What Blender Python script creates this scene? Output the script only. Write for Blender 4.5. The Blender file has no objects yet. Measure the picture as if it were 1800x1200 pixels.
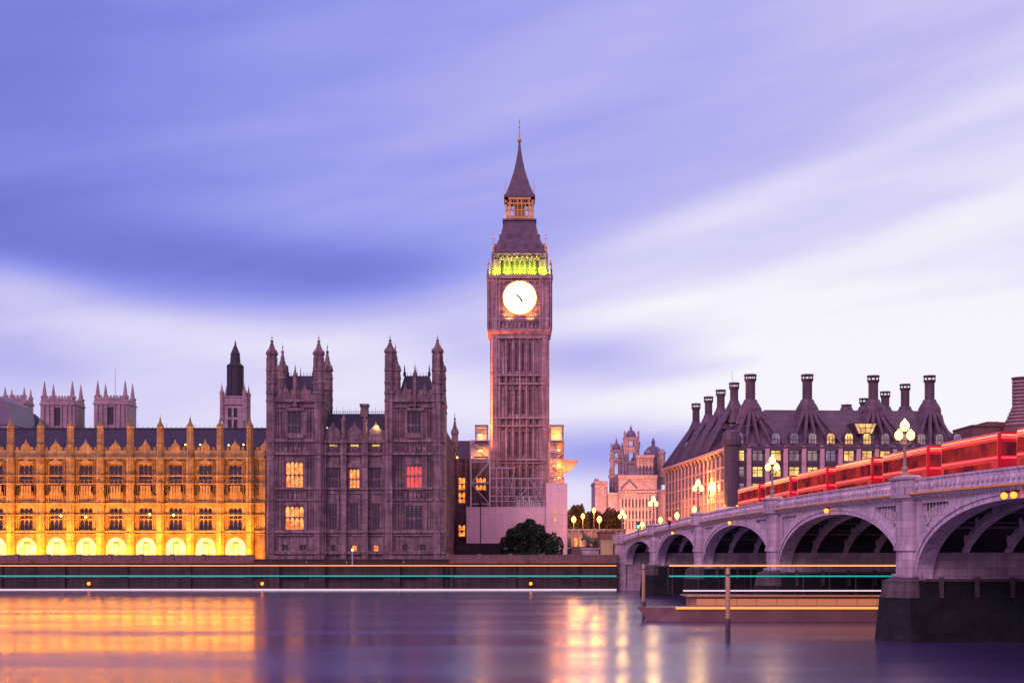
import bpy, bmesh, math, random
from mathutils import Matrix, Vector
random.seed(11)
S = bpy.context.scene
COL = S.collection
R = math.radians
EYE, F, HZ = 6.5, 2500.0, 972.0       # eye height (m), focal length and horizon line in photo pixels


def PX(px, Y):
    return (px - 900) * Y / F


def PZ(py, Y):
    return EYE + (HZ - py) * Y / F


# ---------------------------------------------------------------- camera, sky, sun, exposure
cam = bpy.data.cameras.new('camera')
cam.sensor_width = 36.0
cam.lens = 50.0
cam.shift_y = (HZ - 600) / 1800.0
cam.clip_start = 0.5
cam.clip_end = 6000
camo = bpy.data.objects.new('camera', cam)
camo.location = (0, 0, EYE)
camo.rotation_euler = (R(90), 0, 0)
COL.objects.link(camo)
S.camera = camo
S.view_settings.view_transform = 'Standard'
S.view_settings.look = 'None'
S.view_settings.gamma = 1.0
S.view_settings.use_curve_mapping = False
S.view_settings.exposure = 0.0
S.render.engine = 'CYCLES'
S.cycles.use_denoising = True
S.cycles.max_bounces = 5
S.cycles.diffuse_bounces = 2
S.cycles.glossy_bounces = 3
S.cycles.sample_clamp_indirect = 4.0
S.cycles.caustics_reflective = True
S.cycles.blur_glossy = 0.6
S.cycles.caustics_refractive = False


def lin(r, g, b):
    f = lambda c: (c / 255 / 12.92) if c <= 10 else ((c / 255 + 0.055) / 1.055) ** 2.4
    return (f(r), f(g), f(b), 1)


W = bpy.data.worlds.new("World")
S.world = W
W.use_nodes = True
wt = W.node_tree
wt.nodes.clear()


class NG:
    """small helper that writes maths into a node tree"""
    def __init__(s, t):
        s.t = t

    def m(s, op, a, b=None, c=None, clamp=False):
        n = s.t.nodes.new('ShaderNodeMath')
        n.operation = op
        n.use_clamp = clamp
        for i, v in enumerate((a, b, c)):
            if v is None:
                continue
            if isinstance(v, (int, float)):
                n.inputs[i].default_value = v
            else:
                s.t.links.new(v, n.inputs[i])
        return n.outputs[0]

    def gauss(s, u, v, cx, cy, su, sv, ang, amp):
        ca, sa = math.cos(R(ang)), math.sin(R(ang))
        du = s.m('SUBTRACT', u, cx)
        dv = s.m('SUBTRACT', v, cy)
        p = s.m('ADD', s.m('MULTIPLY', du, ca / su), s.m('MULTIPLY', dv, sa / su))
        q = s.m('ADD', s.m('MULTIPLY', du, -sa / sv), s.m('MULTIPLY', dv, ca / sv))
        r = s.m('ADD', s.m('MULTIPLY', p, p), s.m('MULTIPLY', q, q))
        return s.m('MULTIPLY', s.m('POWER', math.e, s.m('MULTIPLY', r, -1.0)), amp)


g = NG(wt)
tc = wt.nodes.new('ShaderNodeTexCoord')
sp = wt.nodes.new('ShaderNodeSeparateXYZ')
wt.links.new(tc.outputs['Generated'], sp.inputs[0])
dx, dy, dz = sp.outputs
az = g.m('MULTIPLY', g.m('ARCTAN2', dx, dy), 180 / math.pi)
el = g.m('MULTIPLY', g.m('ARCSINE', dz), 180 / math.pi)


def A(px):                                     # azimuth of a photo column, elevation of a photo row
    return math.degrees(math.atan((px - 900) / F))


def E(py):
    return math.degrees(math.atan((HZ - py) / F))


KX = 1 / 44.5
# slow drift of the cloud field (long streaks running down to the left)
comb = wt.nodes.new('ShaderNodeCombineXYZ')
ang = R(14)
wt.links.new(g.m('ADD', g.m('MULTIPLY', az, 0.045 * math.cos(ang)), g.m('MULTIPLY', el, 0.045 * math.sin(ang))), comb.inputs[0])
wt.links.new(g.m('ADD', g.m('MULTIPLY', az, -0.26 * math.sin(ang)), g.m('MULTIPLY', el, 0.26 * math.cos(ang))), comb.inputs[1])
nz = wt.nodes.new('ShaderNodeTexNoise')
nz.inputs['Scale'].default_value = 1.0
nz.inputs['Detail'].default_value = 4.0
nz.inputs['Roughness'].default_value = 0.5
nz.inputs['Distortion'].default_value = 0.6
wt.links.new(comb.outputs[0], nz.inputs['Vector'])
nfac = g.m('SUBTRACT', nz.outputs[0], 0.5)
comb2 = wt.nodes.new('ShaderNodeCombineXYZ')
wt.links.new(g.m('ADD', g.m('MULTIPLY', az, 0.11), 7.3), comb2.inputs[0])
wt.links.new(g.m('ADD', g.m('MULTIPLY', el, 0.9), g.m('MULTIPLY', az, -0.10)), comb2.inputs[1])
nz2 = wt.nodes.new('ShaderNodeTexNoise')
nz2.inputs['Detail'].default_value = 3.0
nz2.inputs['Scale'].default_value = 1.0
wt.links.new(comb2.outputs[0], nz2.inputs['Vector'])
nfac2 = g.m('SUBTRACT', nz2.outputs[0], 0.5)

mr = wt.nodes.new('ShaderNodeMapRange')
mr.interpolation_type = 'SMOOTHSTEP'
mr.inputs['From Min'].default_value = E(640)
mr.inputs['From Max'].default_value = E(440)
mr.inputs['To Min'].default_value = 0.90
mr.inputs['To Max'].default_value = 0.47
wt.links.new(el, mr.inputs['Value'])
t = g.m('ADD', mr.outputs[0], g.m('MULTIPLY', az, 0.009))
# (column, row, half-length, half-width in photo pixels, tilt, amount): banks of cloud in the sky
for (cx, cy, su, sv, tilt, amp) in [
    (1640, 440, 620, 160, 16, .31),
    (1120, 470, 260, 70, 20, .12),
    (330, 470, 430, 70, -5, -.30),
    (60, 470, 200, 40, -14, -.10),
    (640, 480, 190, 45, 8, -.22),
    (20, 170, 330, 220, 10, -.20),
    (480, 90, 330, 60, 12, .07),
    (1500, 60, 400, 110, 6, .05),
    (1040, 630, 210, 52, 2, -.44),
    (820, 610, 120, 34, 10, -.16),
    (1240, 650, 180, 22, 8, -.14),
    (40, 650, 130, 45, 0, -.20),
    (40, 520, 150, 40, 0, .22),
    (330, 585, 330, 36, -4, .14),
    (1100, 795, 330, 50, 0, -.52),
    (1560, 640, 300, 70, 5, .06),
    (1400, 330, 420, 26, 17, .13),
    (1640, 380, 260, 20, 14, -.08),
    (1250, 520, 420, 24, 12, .10),
    (1500, 560, 330, 20, 8, -.09),
    (760, 250, 330, 30, 20, .06),
    (300, 260, 380, 34, 14, .06),
    (200, 360, 300, 26, 6, -.06),
]:
    t = g.m('ADD', t, g.gauss(az, el, A(cx), E(cy), su * KX, sv * KX, tilt, amp))
t = g.m('ADD', t, g.m('MULTIPLY', nfac, 0.34))
t = g.m('ADD', t, g.m('MULTIPLY', nfac2, 0.12), clamp=True)
ramp = wt.nodes.new('ShaderNodeValToRGB')
cr = ramp.color_ramp
cr.elements[0].position = 0.0
cr.elements[0].color = lin(115, 114, 209)
cr.elements[1].position = 1.0
cr.elements[1].color = lin(247, 243, 252)
for p, c in ((.2, (129, 132, 224)), (.42, (157, 158, 237)), (.62, (191, 186, 241)), (.8, (220, 213, 247))):
    e = cr.elements.new(p)
    e.color = lin(*c)
wt.links.new(t, ramp.inputs[0])
# the afterglow of the eastern sky behind the camera: a dusky rose
mb_ = wt.nodes.new('ShaderNodeMapRange')
mb_.interpolation_type = 'SMOOTHSTEP'
mb_.inputs['From Min'].default_value = 0.55
mb_.inputs['From Max'].default_value = -0.25
wt.links.new(dy, mb_.inputs['Value'])
mix = wt.nodes.new('ShaderNodeMix')
mix.data_type = 'RGBA'
wt.links.new(mb_.outputs[0], mix.inputs[0])
wt.links.new(ramp.outputs[0], mix.inputs[6])
mix.inputs[7].default_value = (0.84, 0.45, 0.98, 1)
SUN_EL, SUN_AZ = R(34), R(220)
sky = wt.nodes.new('ShaderNodeTexSky')
sky.sky_type = 'NISHITA'
sky.sun_disc = False
sky.sun_elevation = SUN_EL
sky.sun_rotation = SUN_AZ
bg = wt.nodes.new('ShaderNodeBackground')
wt.links.new(mix.outputs[2], bg.inputs[0])
bg.inputs[1].default_value = 0.97
bg2 = wt.nodes.new('ShaderNodeBackground')
wt.links.new(sky.outputs[0], bg2.inputs[0])
bg2.inputs[1].default_value = 0.006
add = wt.nodes.new('ShaderNodeAddShader')
wt.links.new(bg.outputs[0], add.inputs[0])
wt.links.new(bg2.outputs[0], add.inputs[1])
out = wt.nodes.new('ShaderNodeOutputWorld')
wt.links.new(add.outputs[0], out.inputs[0])

sun = bpy.data.lights.new('sun', 'SUN')
sun.energy = 1.5
sun.angle = R(25)
sun.color = (1.0, 0.56, 0.86)
suno = bpy.data.objects.new('sun', sun)
suno.rotation_euler = (R(56), 0, R(-40))       # soft last light from behind the left shoulder
suno.location = (-60, -60, 80)
COL.objects.link(suno)

# ---------------------------------------------------------------- materials


def mat(name, c1, c2=None, rough=.8, scale=.4, streak=0.0, bump=0.0, bscale=3.0, metal=0.0, spec=.35,
        block=None, tint=.72):
    """noise mottling between two base colours, optional downward weather streaks and stone courses"""
    m = bpy.data.materials.new(name)
    m.use_nodes = True
    nt = m.node_tree
    b = nt.nodes['Principled BSDF']
    b.inputs['Roughness'].default_value = rough
    b.inputs['Metallic'].default_value = metal
    b.inputs['Specular IOR Level'].default_value = spec
    c2 = c2 or tuple(x * .7 for x in c1)
    geo = nt.nodes.new('ShaderNodeNewGeometry')
    n1 = nt.nodes.new('ShaderNodeTexNoise')
    n1.inputs['Scale'].default_value = scale
    n1.inputs['Detail'].default_value = 6
    n1.inputs['Roughness'].default_value = .65
    nt.links.new(geo.outputs['Position'], n1.inputs['Vector'])
    rr = nt.nodes.new('ShaderNodeValToRGB')
    rr.color_ramp.elements[0].position = .35
    rr.color_ramp.elements[1].position = .68
    rr.color_ramp.elements[0].color = (*c2, 1)
    rr.color_ramp.elements[1].color = (*c1, 1)
    nt.links.new(n1.outputs[0], rr.inputs[0])
    col = rr.outputs[0]
    if streak:
        mp = nt.nodes.new('ShaderNodeMapping')
        mp.inputs['Scale'].default_value = (1.3, 1.3, .07)
        nt.links.new(geo.outputs['Position'], mp.inputs[0])
        n2 = nt.nodes.new('ShaderNodeTexNoise')
        n2.inputs['Scale'].default_value = 1.6
        n2.inputs['Detail'].default_value = 4
        nt.links.new(mp.outputs[0], n2.inputs['Vector'])
        r2 = nt.nodes.new('ShaderNodeMapRange')
        r2.inputs['From Min'].default_value = .35
        r2.inputs['From Max'].default_value = .65
        r2.inputs['To Min'].default_value = 1 - streak
        r2.inputs['To Max'].default_value = 1.0
        nt.links.new(n2.outputs[0], r2.inputs['Value'])
        mx = nt.nodes.new('ShaderNodeMix')
        mx.data_type = 'RGBA'
        mx.blend_type = 'MULTIPLY'
        mx.inputs[0].default_value = 1
        nt.links.new(col, mx.inputs[6])
        nt.links.new(r2.outputs[0], mx.inputs[7])
        col = mx.outputs[2]
    if block:
        br = nt.nodes.new('ShaderNodeTexBrick')
        br.inputs['Scale'].default_value = 1.0
        br.inputs['Brick Width'].default_value = block[0]
        br.inputs['Row Height'].default_value = block[1]
        br.inputs['Mortar Size'].default_value = .02
        br.inputs['Color1'].default_value = (1, 1, 1, 1)
        br.inputs['Color2'].default_value = (tint, tint, tint * 1.02, 1)
        br.inputs['Mortar'].default_value = (.55, .55, .55, 1)
        sx = nt.nodes.new('ShaderNodeSeparateXYZ')
        nt.links.new(geo.outputs['Position'], sx.inputs[0])
        ad = nt.nodes.new('ShaderNodeMath')
        nt.links.new(sx.outputs[0], ad.inputs[0])
        nt.links.new(sx.outputs[1], ad.inputs[1])
        cb = nt.nodes.new('ShaderNodeCombineXYZ')
        nt.links.new(ad.outputs[0], cb.inputs[0])
        nt.links.new(sx.outputs[2], cb.inputs[1])
        nt.links.new(cb.outputs[0], br.inputs[0])
        mx = nt.nodes.new('ShaderNodeMix')
        mx.data_type = 'RGBA'
        mx.blend_type = 'MULTIPLY'
        mx.inputs[0].default_value = 1
        nt.links.new(col, mx.inputs[6])
        nt.links.new(br.outputs[0], mx.inputs[7])
        col = mx.outputs[2]
    nt.links.new(col, b.inputs['Base Color'])
    if bump:
        n3 = nt.nodes.new('ShaderNodeTexNoise')
        n3.inputs['Scale'].default_value = bscale
        n3.inputs['Detail'].default_value = 5
        nt.links.new(geo.outputs['Position'], n3.inputs['Vector'])
        bp = nt.nodes.new('ShaderNodeBump')
        bp.inputs['Strength'].default_value = bump
        bp.inputs['Distance'].default_value = .1
        nt.links.new(n3.outputs[0], bp.inputs['Height'])
        nt.links.new(bp.outputs[0], b.inputs['Normal'])
    return m


def glow(name, col, strength, var=0.0, scale=1.2, col2=None):
    """something that gives off light; var = how unevenly lit the room behind it is"""
    m = bpy.data.materials.new(name)
    m.use_nodes = True
    nt = m.node_tree
    b = nt.nodes['Principled BSDF']
    b.inputs['Base Color'].default_value = (.05, .05, .05, 1)
    b.inputs['Roughness'].default_value = .3
    b.inputs['Emission Color'].default_value = (*col, 1)
    b.inputs['Emission Strength'].default_value = strength
    if var:
        geo = nt.nodes.new('ShaderNodeNewGeometry')
        n1 = nt.nodes.new('ShaderNodeTexNoise')
        n1.inputs['Scale'].default_value = scale
        n1.inputs['Detail'].default_value = 3
        nt.links.new(geo.outputs['Position'], n1.inputs['Vector'])
        rr = nt.nodes.new('ShaderNodeValToRGB')
        rr.color_ramp.elements[0].position = .36
        rr.color_ramp.elements[1].position = .66
        k = 1 - var
        c2 = col2 or tuple(c * k for c in col)
        rr.color_ramp.elements[0].color = (*c2, 1)
        rr.color_ramp.elements[1].color = (*col, 1)
        nt.links.new(n1.outputs[0], rr.inputs[0])
        nt.links.new(rr.outputs[0], b.inputs['Emission Color'])
    return m


M = {}
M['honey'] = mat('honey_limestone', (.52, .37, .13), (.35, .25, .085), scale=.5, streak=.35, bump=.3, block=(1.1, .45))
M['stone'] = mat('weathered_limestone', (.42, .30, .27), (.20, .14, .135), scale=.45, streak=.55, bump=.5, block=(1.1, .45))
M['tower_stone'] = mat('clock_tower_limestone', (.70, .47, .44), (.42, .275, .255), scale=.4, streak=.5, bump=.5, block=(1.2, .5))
M['pale_stone'] = mat('pale_portland_stone', (.52, .40, .38), (.40, .30, .29), scale=.2, streak=.3, bump=.2, block=(1.4, .6))
M['slate'] = mat('dark_roof_slate', (.055, .048, .07), (.035, .03, .045), rough=.6, scale=1.2, bump=.3, bscale=6, block=(.6, .35))
M['cast_roof'] = mat('cast_iron_roof', (.16, .115, .14), (.10, .075, .09), rough=.55, scale=.8, bump=.2, block=(.8, .5))
M['gold'] = mat('gilded_metal', (.75, .42, .12), (.55, .3, .08), rough=.35, metal=.7)
M['bronze'] = mat('bronze_cladding', (.11, .075, .085), (.075, .05, .06), rough=.5, scale=.5, bump=.1)
M['bronze_roof'] = mat('bronze_roof_sheet', (.15, .095, .115), (.10, .065, .08), rough=.5, scale=.6, bump=.2, block=(1.5, .8))
M['bronze_dark'] = mat('dark_ironwork', (.04, .035, .045), (.025, .022, .03), rough=.8)  # dark tone for panel backs, deck supports and vault plates
M['pinkstone'] = mat('pink_sandstone', (.66, .42, .37), (.54, .33, .29), scale=.6, bump=.2)
M['glass'] = mat('dark_window_glass', (.02, .02, .028), (.012, .012, .016), rough=.12, spec=.6)
M['sheen'] = mat('sky_reflecting_glass', (.08, .08, .10), (.05, .05, .07), rough=.08, spec=1.0, metal=.0)
M['paint'] = mat('bridge_paint', (.70, .60, .62), (.58, .49, .52), rough=.55, scale=.6, streak=.38, bump=.08, block=(2.4, 1.15), tint=.9)
M['paint_dark'] = mat('bridge_paint_dark', (.20, .20, .22), (.12, .12, .14), rough=.6, scale=.4, streak=.2)  # darker tone of the bridge paint, for the cross bracing
M['granite'] = mat('pier_granite', (.60, .49, .50), (.46, .37, .38), rough=.75, scale=.6, streak=.3, bump=.3, block=(1.6, .6))
M['wet'] = mat('algae_wet_granite', (.022, .026, .022), (.008, .010, .012), rough=.75, scale=.7, bump=.5, bscale=2, block=(1.6, .6), spec=.2)
M['tidal'] = mat('tidal_granite', (.15, .115, .11), (.07, .06, .06), rough=.7, scale=.9, streak=.4, bump=.5, block=(1.6, .6))
M['wallstone'] = mat('river_wall_granite', (.085, .062, .055), (.045, .035, .033), rough=.75, scale=.3, streak=.4, bump=.4, block=(1.8, .7))
M['terrace'] = mat('terrace_parapet_stone', (.23, .14, .12), (.16, .10, .085), rough=.8, scale=.5, streak=.3)
M['hoarding'] = mat('pink_hoarding_board', (.78, .58, .60), (.70, .52, .54), rough=.6, scale=.12, streak=.12, block=(2.44, 2.44), tint=.9)
M['steel'] = mat('scaffold_steel', (.50, .46, .48), (.38, .34, .36), rough=.4, metal=.3)
M['cage'] = mat('stair_tower_mesh', (.30, .20, .17), (.22, .15, .13), rough=.6)
M['iron'] = mat('black_iron', (.03, .026, .03), (.02, .018, .02), rough=.5)
M['lampiron'] = mat('lamp_standard_paint', (.32, .24, .18), (.22, .16, .12), rough=.4)
M['asphalt'] = mat('road_asphalt', (.05, .05, .052), (.038, .038, .04), rough=.9)
M['soil'] = mat('paved_ground', (.09, .08, .075), (.06, .055, .05), rough=.9, scale=.1)
M['leaf'] = mat('dark_green_leaves', (.030, .060, .024), (.012, .030, .014), rough=.7, scale=1.0)
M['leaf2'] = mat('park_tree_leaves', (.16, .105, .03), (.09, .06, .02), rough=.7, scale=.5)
M['bark'] = mat('bark', (.09, .06, .045), rough=.9)
M['brick'] = mat('red_brick', (.26, .12, .09), (.18, .085, .07), scale=.6, block=(.5, .2))
M['lead'] = mat('lead_dome', (.20, .17, .21), (.15, .125, .16), rough=.6)
M['wood'] = mat('river_post_timber', (.60, .42, .20), (.42, .28, .13), rough=.8, scale=3, streak=.4, bump=.3)
M['red'] = mat('red_bus_paint', (.62, .02, .035), (.55, .018, .03), rough=.3)
M['white'] = mat('white_paint', (.72, .66, .64), (.62, .56, .55), rough=.4)
M['hull'] = mat('boat_hull_paint', (.26, .15, .13), (.18, .10, .09), rough=.5)
M['cabin'] = mat('boat_cabin_paint', (.36, .20, .13), (.28, .15, .10), rough=.5)
M['rubber'] = mat('tyre_rubber', (.02, .02, .02), rough=.9)
M['green_bronze'] = mat('statue_bronze', (.09, .075, .06), (.05, .045, .04), rough=.5)
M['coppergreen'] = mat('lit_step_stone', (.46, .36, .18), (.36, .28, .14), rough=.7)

M['dial'] = glow('clock_dial_light', (1.0, .93, .70), 1.7)
M['dialrim'] = glow('added_dial_glow', (1.0, .42, .05), 14.0)  # rim glow added to warm the stone round the dial
M['lit_o'] = glow('window_orange', (1.0, .40, .06), 1.7, .8, 1.5, (.60, .08, .01))
M['lit_y'] = glow('window_yellow', (1.0, .66, .16), 1.5, .8, .8, (.40, .17, .04))
M['lit_d'] = glow('window_dim', (.62, .42, .36), .62, .7, .7, (.20, .13, .17))
M['lit_v'] = glow('window_violet', (.55, .42, .62), .55, .6, .7, (.16, .10, .2))
M['lit_r'] = glow('window_red', (1.0, .085, .05), 1.1, .6, 1.2, (.55, .05, .04))
M['lit_w'] = glow('arcade_white', (1.0, .56, .11), 6.0, .7, .8)
M['lamp'] = glow('lamp_globe', (1.0, .58, .14), 5.0)
M['slamp'] = glow('street_lamp_globe', (1.0, .50, .09), 5.0)
M['amber'] = glow('amber_light', (1.0, .20, .01), 4.0)
M['redlamp'] = glow('red_light', (1.0, .05, .02), 9.0)
M['greenlamp'] = glow('green_light', (.05, 1.0, .5), 5.0)
M['tail'] = glow('tail_light', (1.0, .02, .035), 5.0)
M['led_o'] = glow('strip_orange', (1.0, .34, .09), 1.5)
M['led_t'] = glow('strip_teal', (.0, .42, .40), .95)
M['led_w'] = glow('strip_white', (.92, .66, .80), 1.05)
M['led_p'] = glow('strip_pink', (1.0, .30, .13), .5)
M['belfry'] = glow('belfry_green', (.45, .9, .0), .55)
M['busglass'] = glow('bus_window_glow', (1.0, .06, .045), .42, .7, .5, (.22, .01, .025))  # windows glow red in place of the traffic's light trails
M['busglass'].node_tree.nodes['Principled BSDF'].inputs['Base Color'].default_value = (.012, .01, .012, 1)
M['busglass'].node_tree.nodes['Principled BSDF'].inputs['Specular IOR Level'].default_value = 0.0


def water_mat():
    m = bpy.data.materials.new('river_water')
    m.use_nodes = True
    nt = m.node_tree
    b = nt.nodes['Principled BSDF']
    b.inputs['Base Color'].default_value = (.045, .032, .11, 1)
    b.inputs['Roughness'].default_value = .17
    b.inputs['IOR'].default_value = 2.0
    geo = nt.nodes.new('ShaderNodeNewGeometry')

    def noise(sc, scl, det):
        mp = nt.nodes.new('ShaderNodeMapping')
        mp.inputs['Scale'].default_value = scl
        nt.links.new(geo.outputs['Position'], mp.inputs[0])
        n = nt.nodes.new('ShaderNodeTexNoise')
        n.inputs['Scale'].default_value = sc
        n.inputs['Detail'].default_value = det
        nt.links.new(mp.outputs[0], n.inputs['Vector'])
        return n.outputs[0]
    n1 = noise(.9, (.45, 1.0, 1), 4)
    n2 = noise(.05, (.4, 1.6, 1), 2)
    bp = nt.nodes.new('ShaderNodeBump')
    bp.inputs['Strength'].default_value = .10
    bp.inputs['Distance'].default_value = .12
    nt.links.new(n1, bp.inputs['Height'])
    nt.links.new(bp.outputs[0], b.inputs['Normal'])
    mr = nt.nodes.new('ShaderNodeMapRange')        # slicks: smoother and rougher patches of water
    mr.inputs['From Min'].default_value = .35
    mr.inputs['From Max'].default_value = .65
    mr.inputs['To Min'].default_value = .16
    mr.inputs['To Max'].default_value = .25
    nt.links.new(n2, mr.inputs['Value'])
    nt.links.new(mr.outputs[0], b.inputs['Roughness'])
    return m


M['water'] = water_mat()

# ---------------------------------------------------------------- helpers


class MB:
    def __init__(s, M_=None):
        s.v, s.f = [], []
        s.M = M_ or Matrix.Identity(4)

    def add(s, vs, fs):
        b = len(s.v)
        s.v += [s.M @ Vector(p) for p in vs]
        s.f += [[b + i for i in f] for f in fs]
        return s

    def box(s, x0, x1, y0, y1, z0, z1):
        return s.add([(x0, y0, z0), (x1, y0, z0), (x1, y1, z0), (x0, y1, z0), (x0, y0, z1), (x1, y0, z1), (x1, y1, z1), (x0, y1, z1)],
                     [(0, 3, 2, 1), (4, 5, 6, 7), (0, 1, 5, 4), (1, 2, 6, 5), (2, 3, 7, 6), (3, 0, 4, 7)])

    def cbox(s, cx, cy, z0, w, d, h):
        return s.box(cx - w / 2, cx + w / 2, cy - d / 2, cy + d / 2, z0, z0 + h)

    def quad(s, a, b, c, d):
        return s.add([a, b, c, d], [(0, 1, 2, 3)])

    def prism(s, poly, y0, y1):                   # polygon in x,z pushed along y
        n = len(poly)
        vs = [(x, y0, z) for x, z in poly] + [(x, y1, z) for x, z in poly]
        return s.add(vs, [tuple(range(n)), tuple(range(2 * n - 1, n - 1, -1))] + [(i, i + n, (i + 1) % n + n, (i + 1) % n) for i in range(n)])

    def column(s, poly, z0, z1, top=None):        # polygon in x,y pushed along z
        n = len(poly)
        top = top or poly
        vs = [(x, y, z0) for x, y in poly] + [(x, y, z1) for x, y in top]
        return s.add(vs, [tuple(range(n - 1, -1, -1)), tuple(range(n, 2 * n))] + [(i, (i + 1) % n, (i + 1) % n + n, i + n) for i in range(n)])

    def lathe(s, cx, cy, prof, n=8, ph=None):
        ph = math.pi / n if ph is None else ph
        vs, fs = [], []
        for r, z in prof:
            for k in range(n):
                a = ph + 2 * math.pi * k / n
                vs.append((cx + r * math.cos(a), cy + r * math.sin(a), z))
        for i in range(len(prof) - 1):
            for k in range(n):
                a, b = i * n + k, i * n + (k + 1) % n
                fs.append((a, b, b + n, a + n))
        fs.append(tuple(range(n - 1, -1, -1)))
        fs.append(tuple((len(prof) - 1) * n + k for k in range(n)))
        return s.add(vs, fs)

    def tube(s, p0, p1, r0, r1=None, n=6):
        p0, p1 = Vector(p0), Vector(p1)
        r1 = r0 if r1 is None else r1
        d = (p1 - p0).normalized()
        u = d.orthogonal().normalized()
        w = d.cross(u)
        vs = []
        for p, r in ((p0, r0), (p1, r1)):
            for k in range(n):
                a = 2 * math.pi * k / n
                vs.append(p + u * (r * math.cos(a)) + w * (r * math.sin(a)))
        return s.add(vs, [tuple(range(n - 1, -1, -1)), tuple(range(n, 2 * n))] + [(k, (k + 1) % n, (k + 1) % n + n, k + n) for k in range(n)])

    def ball(s, c, r, n=12, m=8, sz=1.0):
        prof = [(max(1e-3, r * math.sin(math.pi * i / m)), c[2] - sz * r * math.cos(math.pi * i / m)) for i in range(m + 1)]
        return s.lathe(c[0], c[1], prof, n)

    def facade(s, x0, x1, z0, z1, y, holes, d):   # wall sheet at y with rectangular openings and reveals of depth d
        xs = sorted({x0, x1, *[v for h in holes for v in h[:2]]})
        zs = sorted({z0, z1, *[v for h in holes for v in h[2:]]})
        inside = lambda x, z: any(h[0] < x < h[1] and h[2] < z < h[3] for h in holes)
        for i in range(len(xs) - 1):
            for j in range(len(zs) - 1):
                if not inside((xs[i] + xs[i + 1]) / 2, (zs[j] + zs[j + 1]) / 2):
                    s.quad((xs[i], y, zs[j]), (xs[i + 1], y, zs[j]), (xs[i + 1], y, zs[j + 1]), (xs[i], y, zs[j + 1]))
        for a, b, c, e in holes:
            s.quad((a, y, c), (a, y, e), (a, y + d, e), (a, y + d, c))
            s.quad((b, y, c), (b, y + d, c), (b, y + d, e), (b, y, e))
            s.quad((a, y, e), (b, y, e), (b, y + d, e), (a, y + d, e))
            s.quad((a, y, c), (a, y + d, c), (b, y + d, c), (b, y, c))
        return s

    def mesh(s, name, m, off=(0, 0, 0), smooth=False):
        me = bpy.data.meshes.new(name)
        o = Vector(off)
        me.from_pydata([v - o for v in s.v], [], s.f)
        bm = bmesh.new()
        bm.from_mesh(me)
        bmesh.ops.recalc_face_normals(bm, faces=bm.faces)
        bm.to_mesh(me)
        bm.free()
        me.materials.append(m)
        if smooth:
            for p in me.polygons:
                p.use_smooth = True
        return me

    def build(s, name, m, parent=None, smooth=False, local=False):
        off = Vector((0, 0, 0))
        if not local:
            q = parent
            while q:
                off += q.location
                q = q.parent
        return link(name, s.mesh(name, m, off, smooth), parent)


def link(name, me, parent=None, loc=(0, 0, 0), rz=0):
    o = bpy.data.objects.new(name, me)
    o.location = loc
    o.rotation_euler = (0, 0, rz)
    COL.objects.link(o)
    if parent:
        o.parent = parent
    return o


def tag(o, label, cat, group=None, kind=None):
    if label:
        o['label'] = label
        o['category'] = cat
    if group:
        o['group'] = group
    if kind:
        o['kind'] = kind
    return o


def thing(name, label, cat, loc=(0, 0, 0), rz=0, group=None):
    return tag(link(name, None, None, loc, rz), label, cat, group)


def copy_tree(o, parent=None):
    c = o.copy()
    COL.objects.link(c)
    if parent:
        c.parent = parent
    for ch in list(o.children):
        copy_tree(ch, c)
    return c


def light(kind, parent, loc, energy, color, size=.3, aim=None, cone=None, blend=.6):
    l = bpy.data.lights.new('lamp_light', kind)
    l.energy = energy
    l.color = color
    l.shadow_soft_size = size
    o = bpy.data.objects.new('lamp_light', l)
    COL.objects.link(o)
    off = Vector((0, 0, 0))
    q = parent
    while q:
        off += q.location
        q = q.parent
    o.location = Vector(loc) - off
    o.parent = parent
    if aim is not None:
        o.rotation_euler = (Vector(aim) - Vector(loc)).to_track_quat('-Z', 'Y').to_euler()
    if cone:
        l.spot_size = R(cone)
        l.spot_blend = blend
    return o


def gothic_window(w, h, lights, transoms=(.5,), mw=.12, d=.18, arch=True):
    """stone mullions, transoms and pointed heads filling an opening of w x h; origin at the foot of the opening"""
    mb = MB()
    mb.box(-w / 2, -w / 2 + mw, 0, d, 0, h)
    mb.box(w / 2 - mw, w / 2, 0, d, 0, h)
    mb.box(-w / 2 + mw, w / 2 - mw, .02, d, h - mw, h)
    mb.box(-w / 2 + mw, w / 2 - mw, -.08, d, 0, mw)
    lw = (w - mw) / lights
    for i in range(1, lights):
        x = -w / 2 + mw / 2 + i * lw
        mb.box(x - mw * .4, x + mw * .4, .03, d - .01, mw, h - mw)
    zs = [h * t_ for t_ in transoms] + [h - mw]
    for z in zs[:-1]:
        mb.box(-w / 2 + mw, w / 2 - mw, .05, d - .02, z - mw * .5, z + mw * .5)
    if arch:
        for i in range(lights):
            xa = -w / 2 + mw / 2 + i * lw + mw * .4
            xb = xa + lw - mw * .8
            xm = (xa + xb) / 2
            for z in (zs if lw > .5 else zs[-1:]):
                zz = z - (mw * .5 if z != zs[-1] else 0)
                k = (xb - xa) * .8
                for sx, xo in ((1, xa), (-1, xb)):
                    pts = [(xo, zz - k), (xo + sx * (xm - xa) * .35, zz - k * .4), (xo + sx * (xm - xa), zz), (xo, zz)]
                    mb.prism(pts if sx > 0 else pts[::-1], .06, d - .04)
    return mb


_wcache = {}


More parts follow.
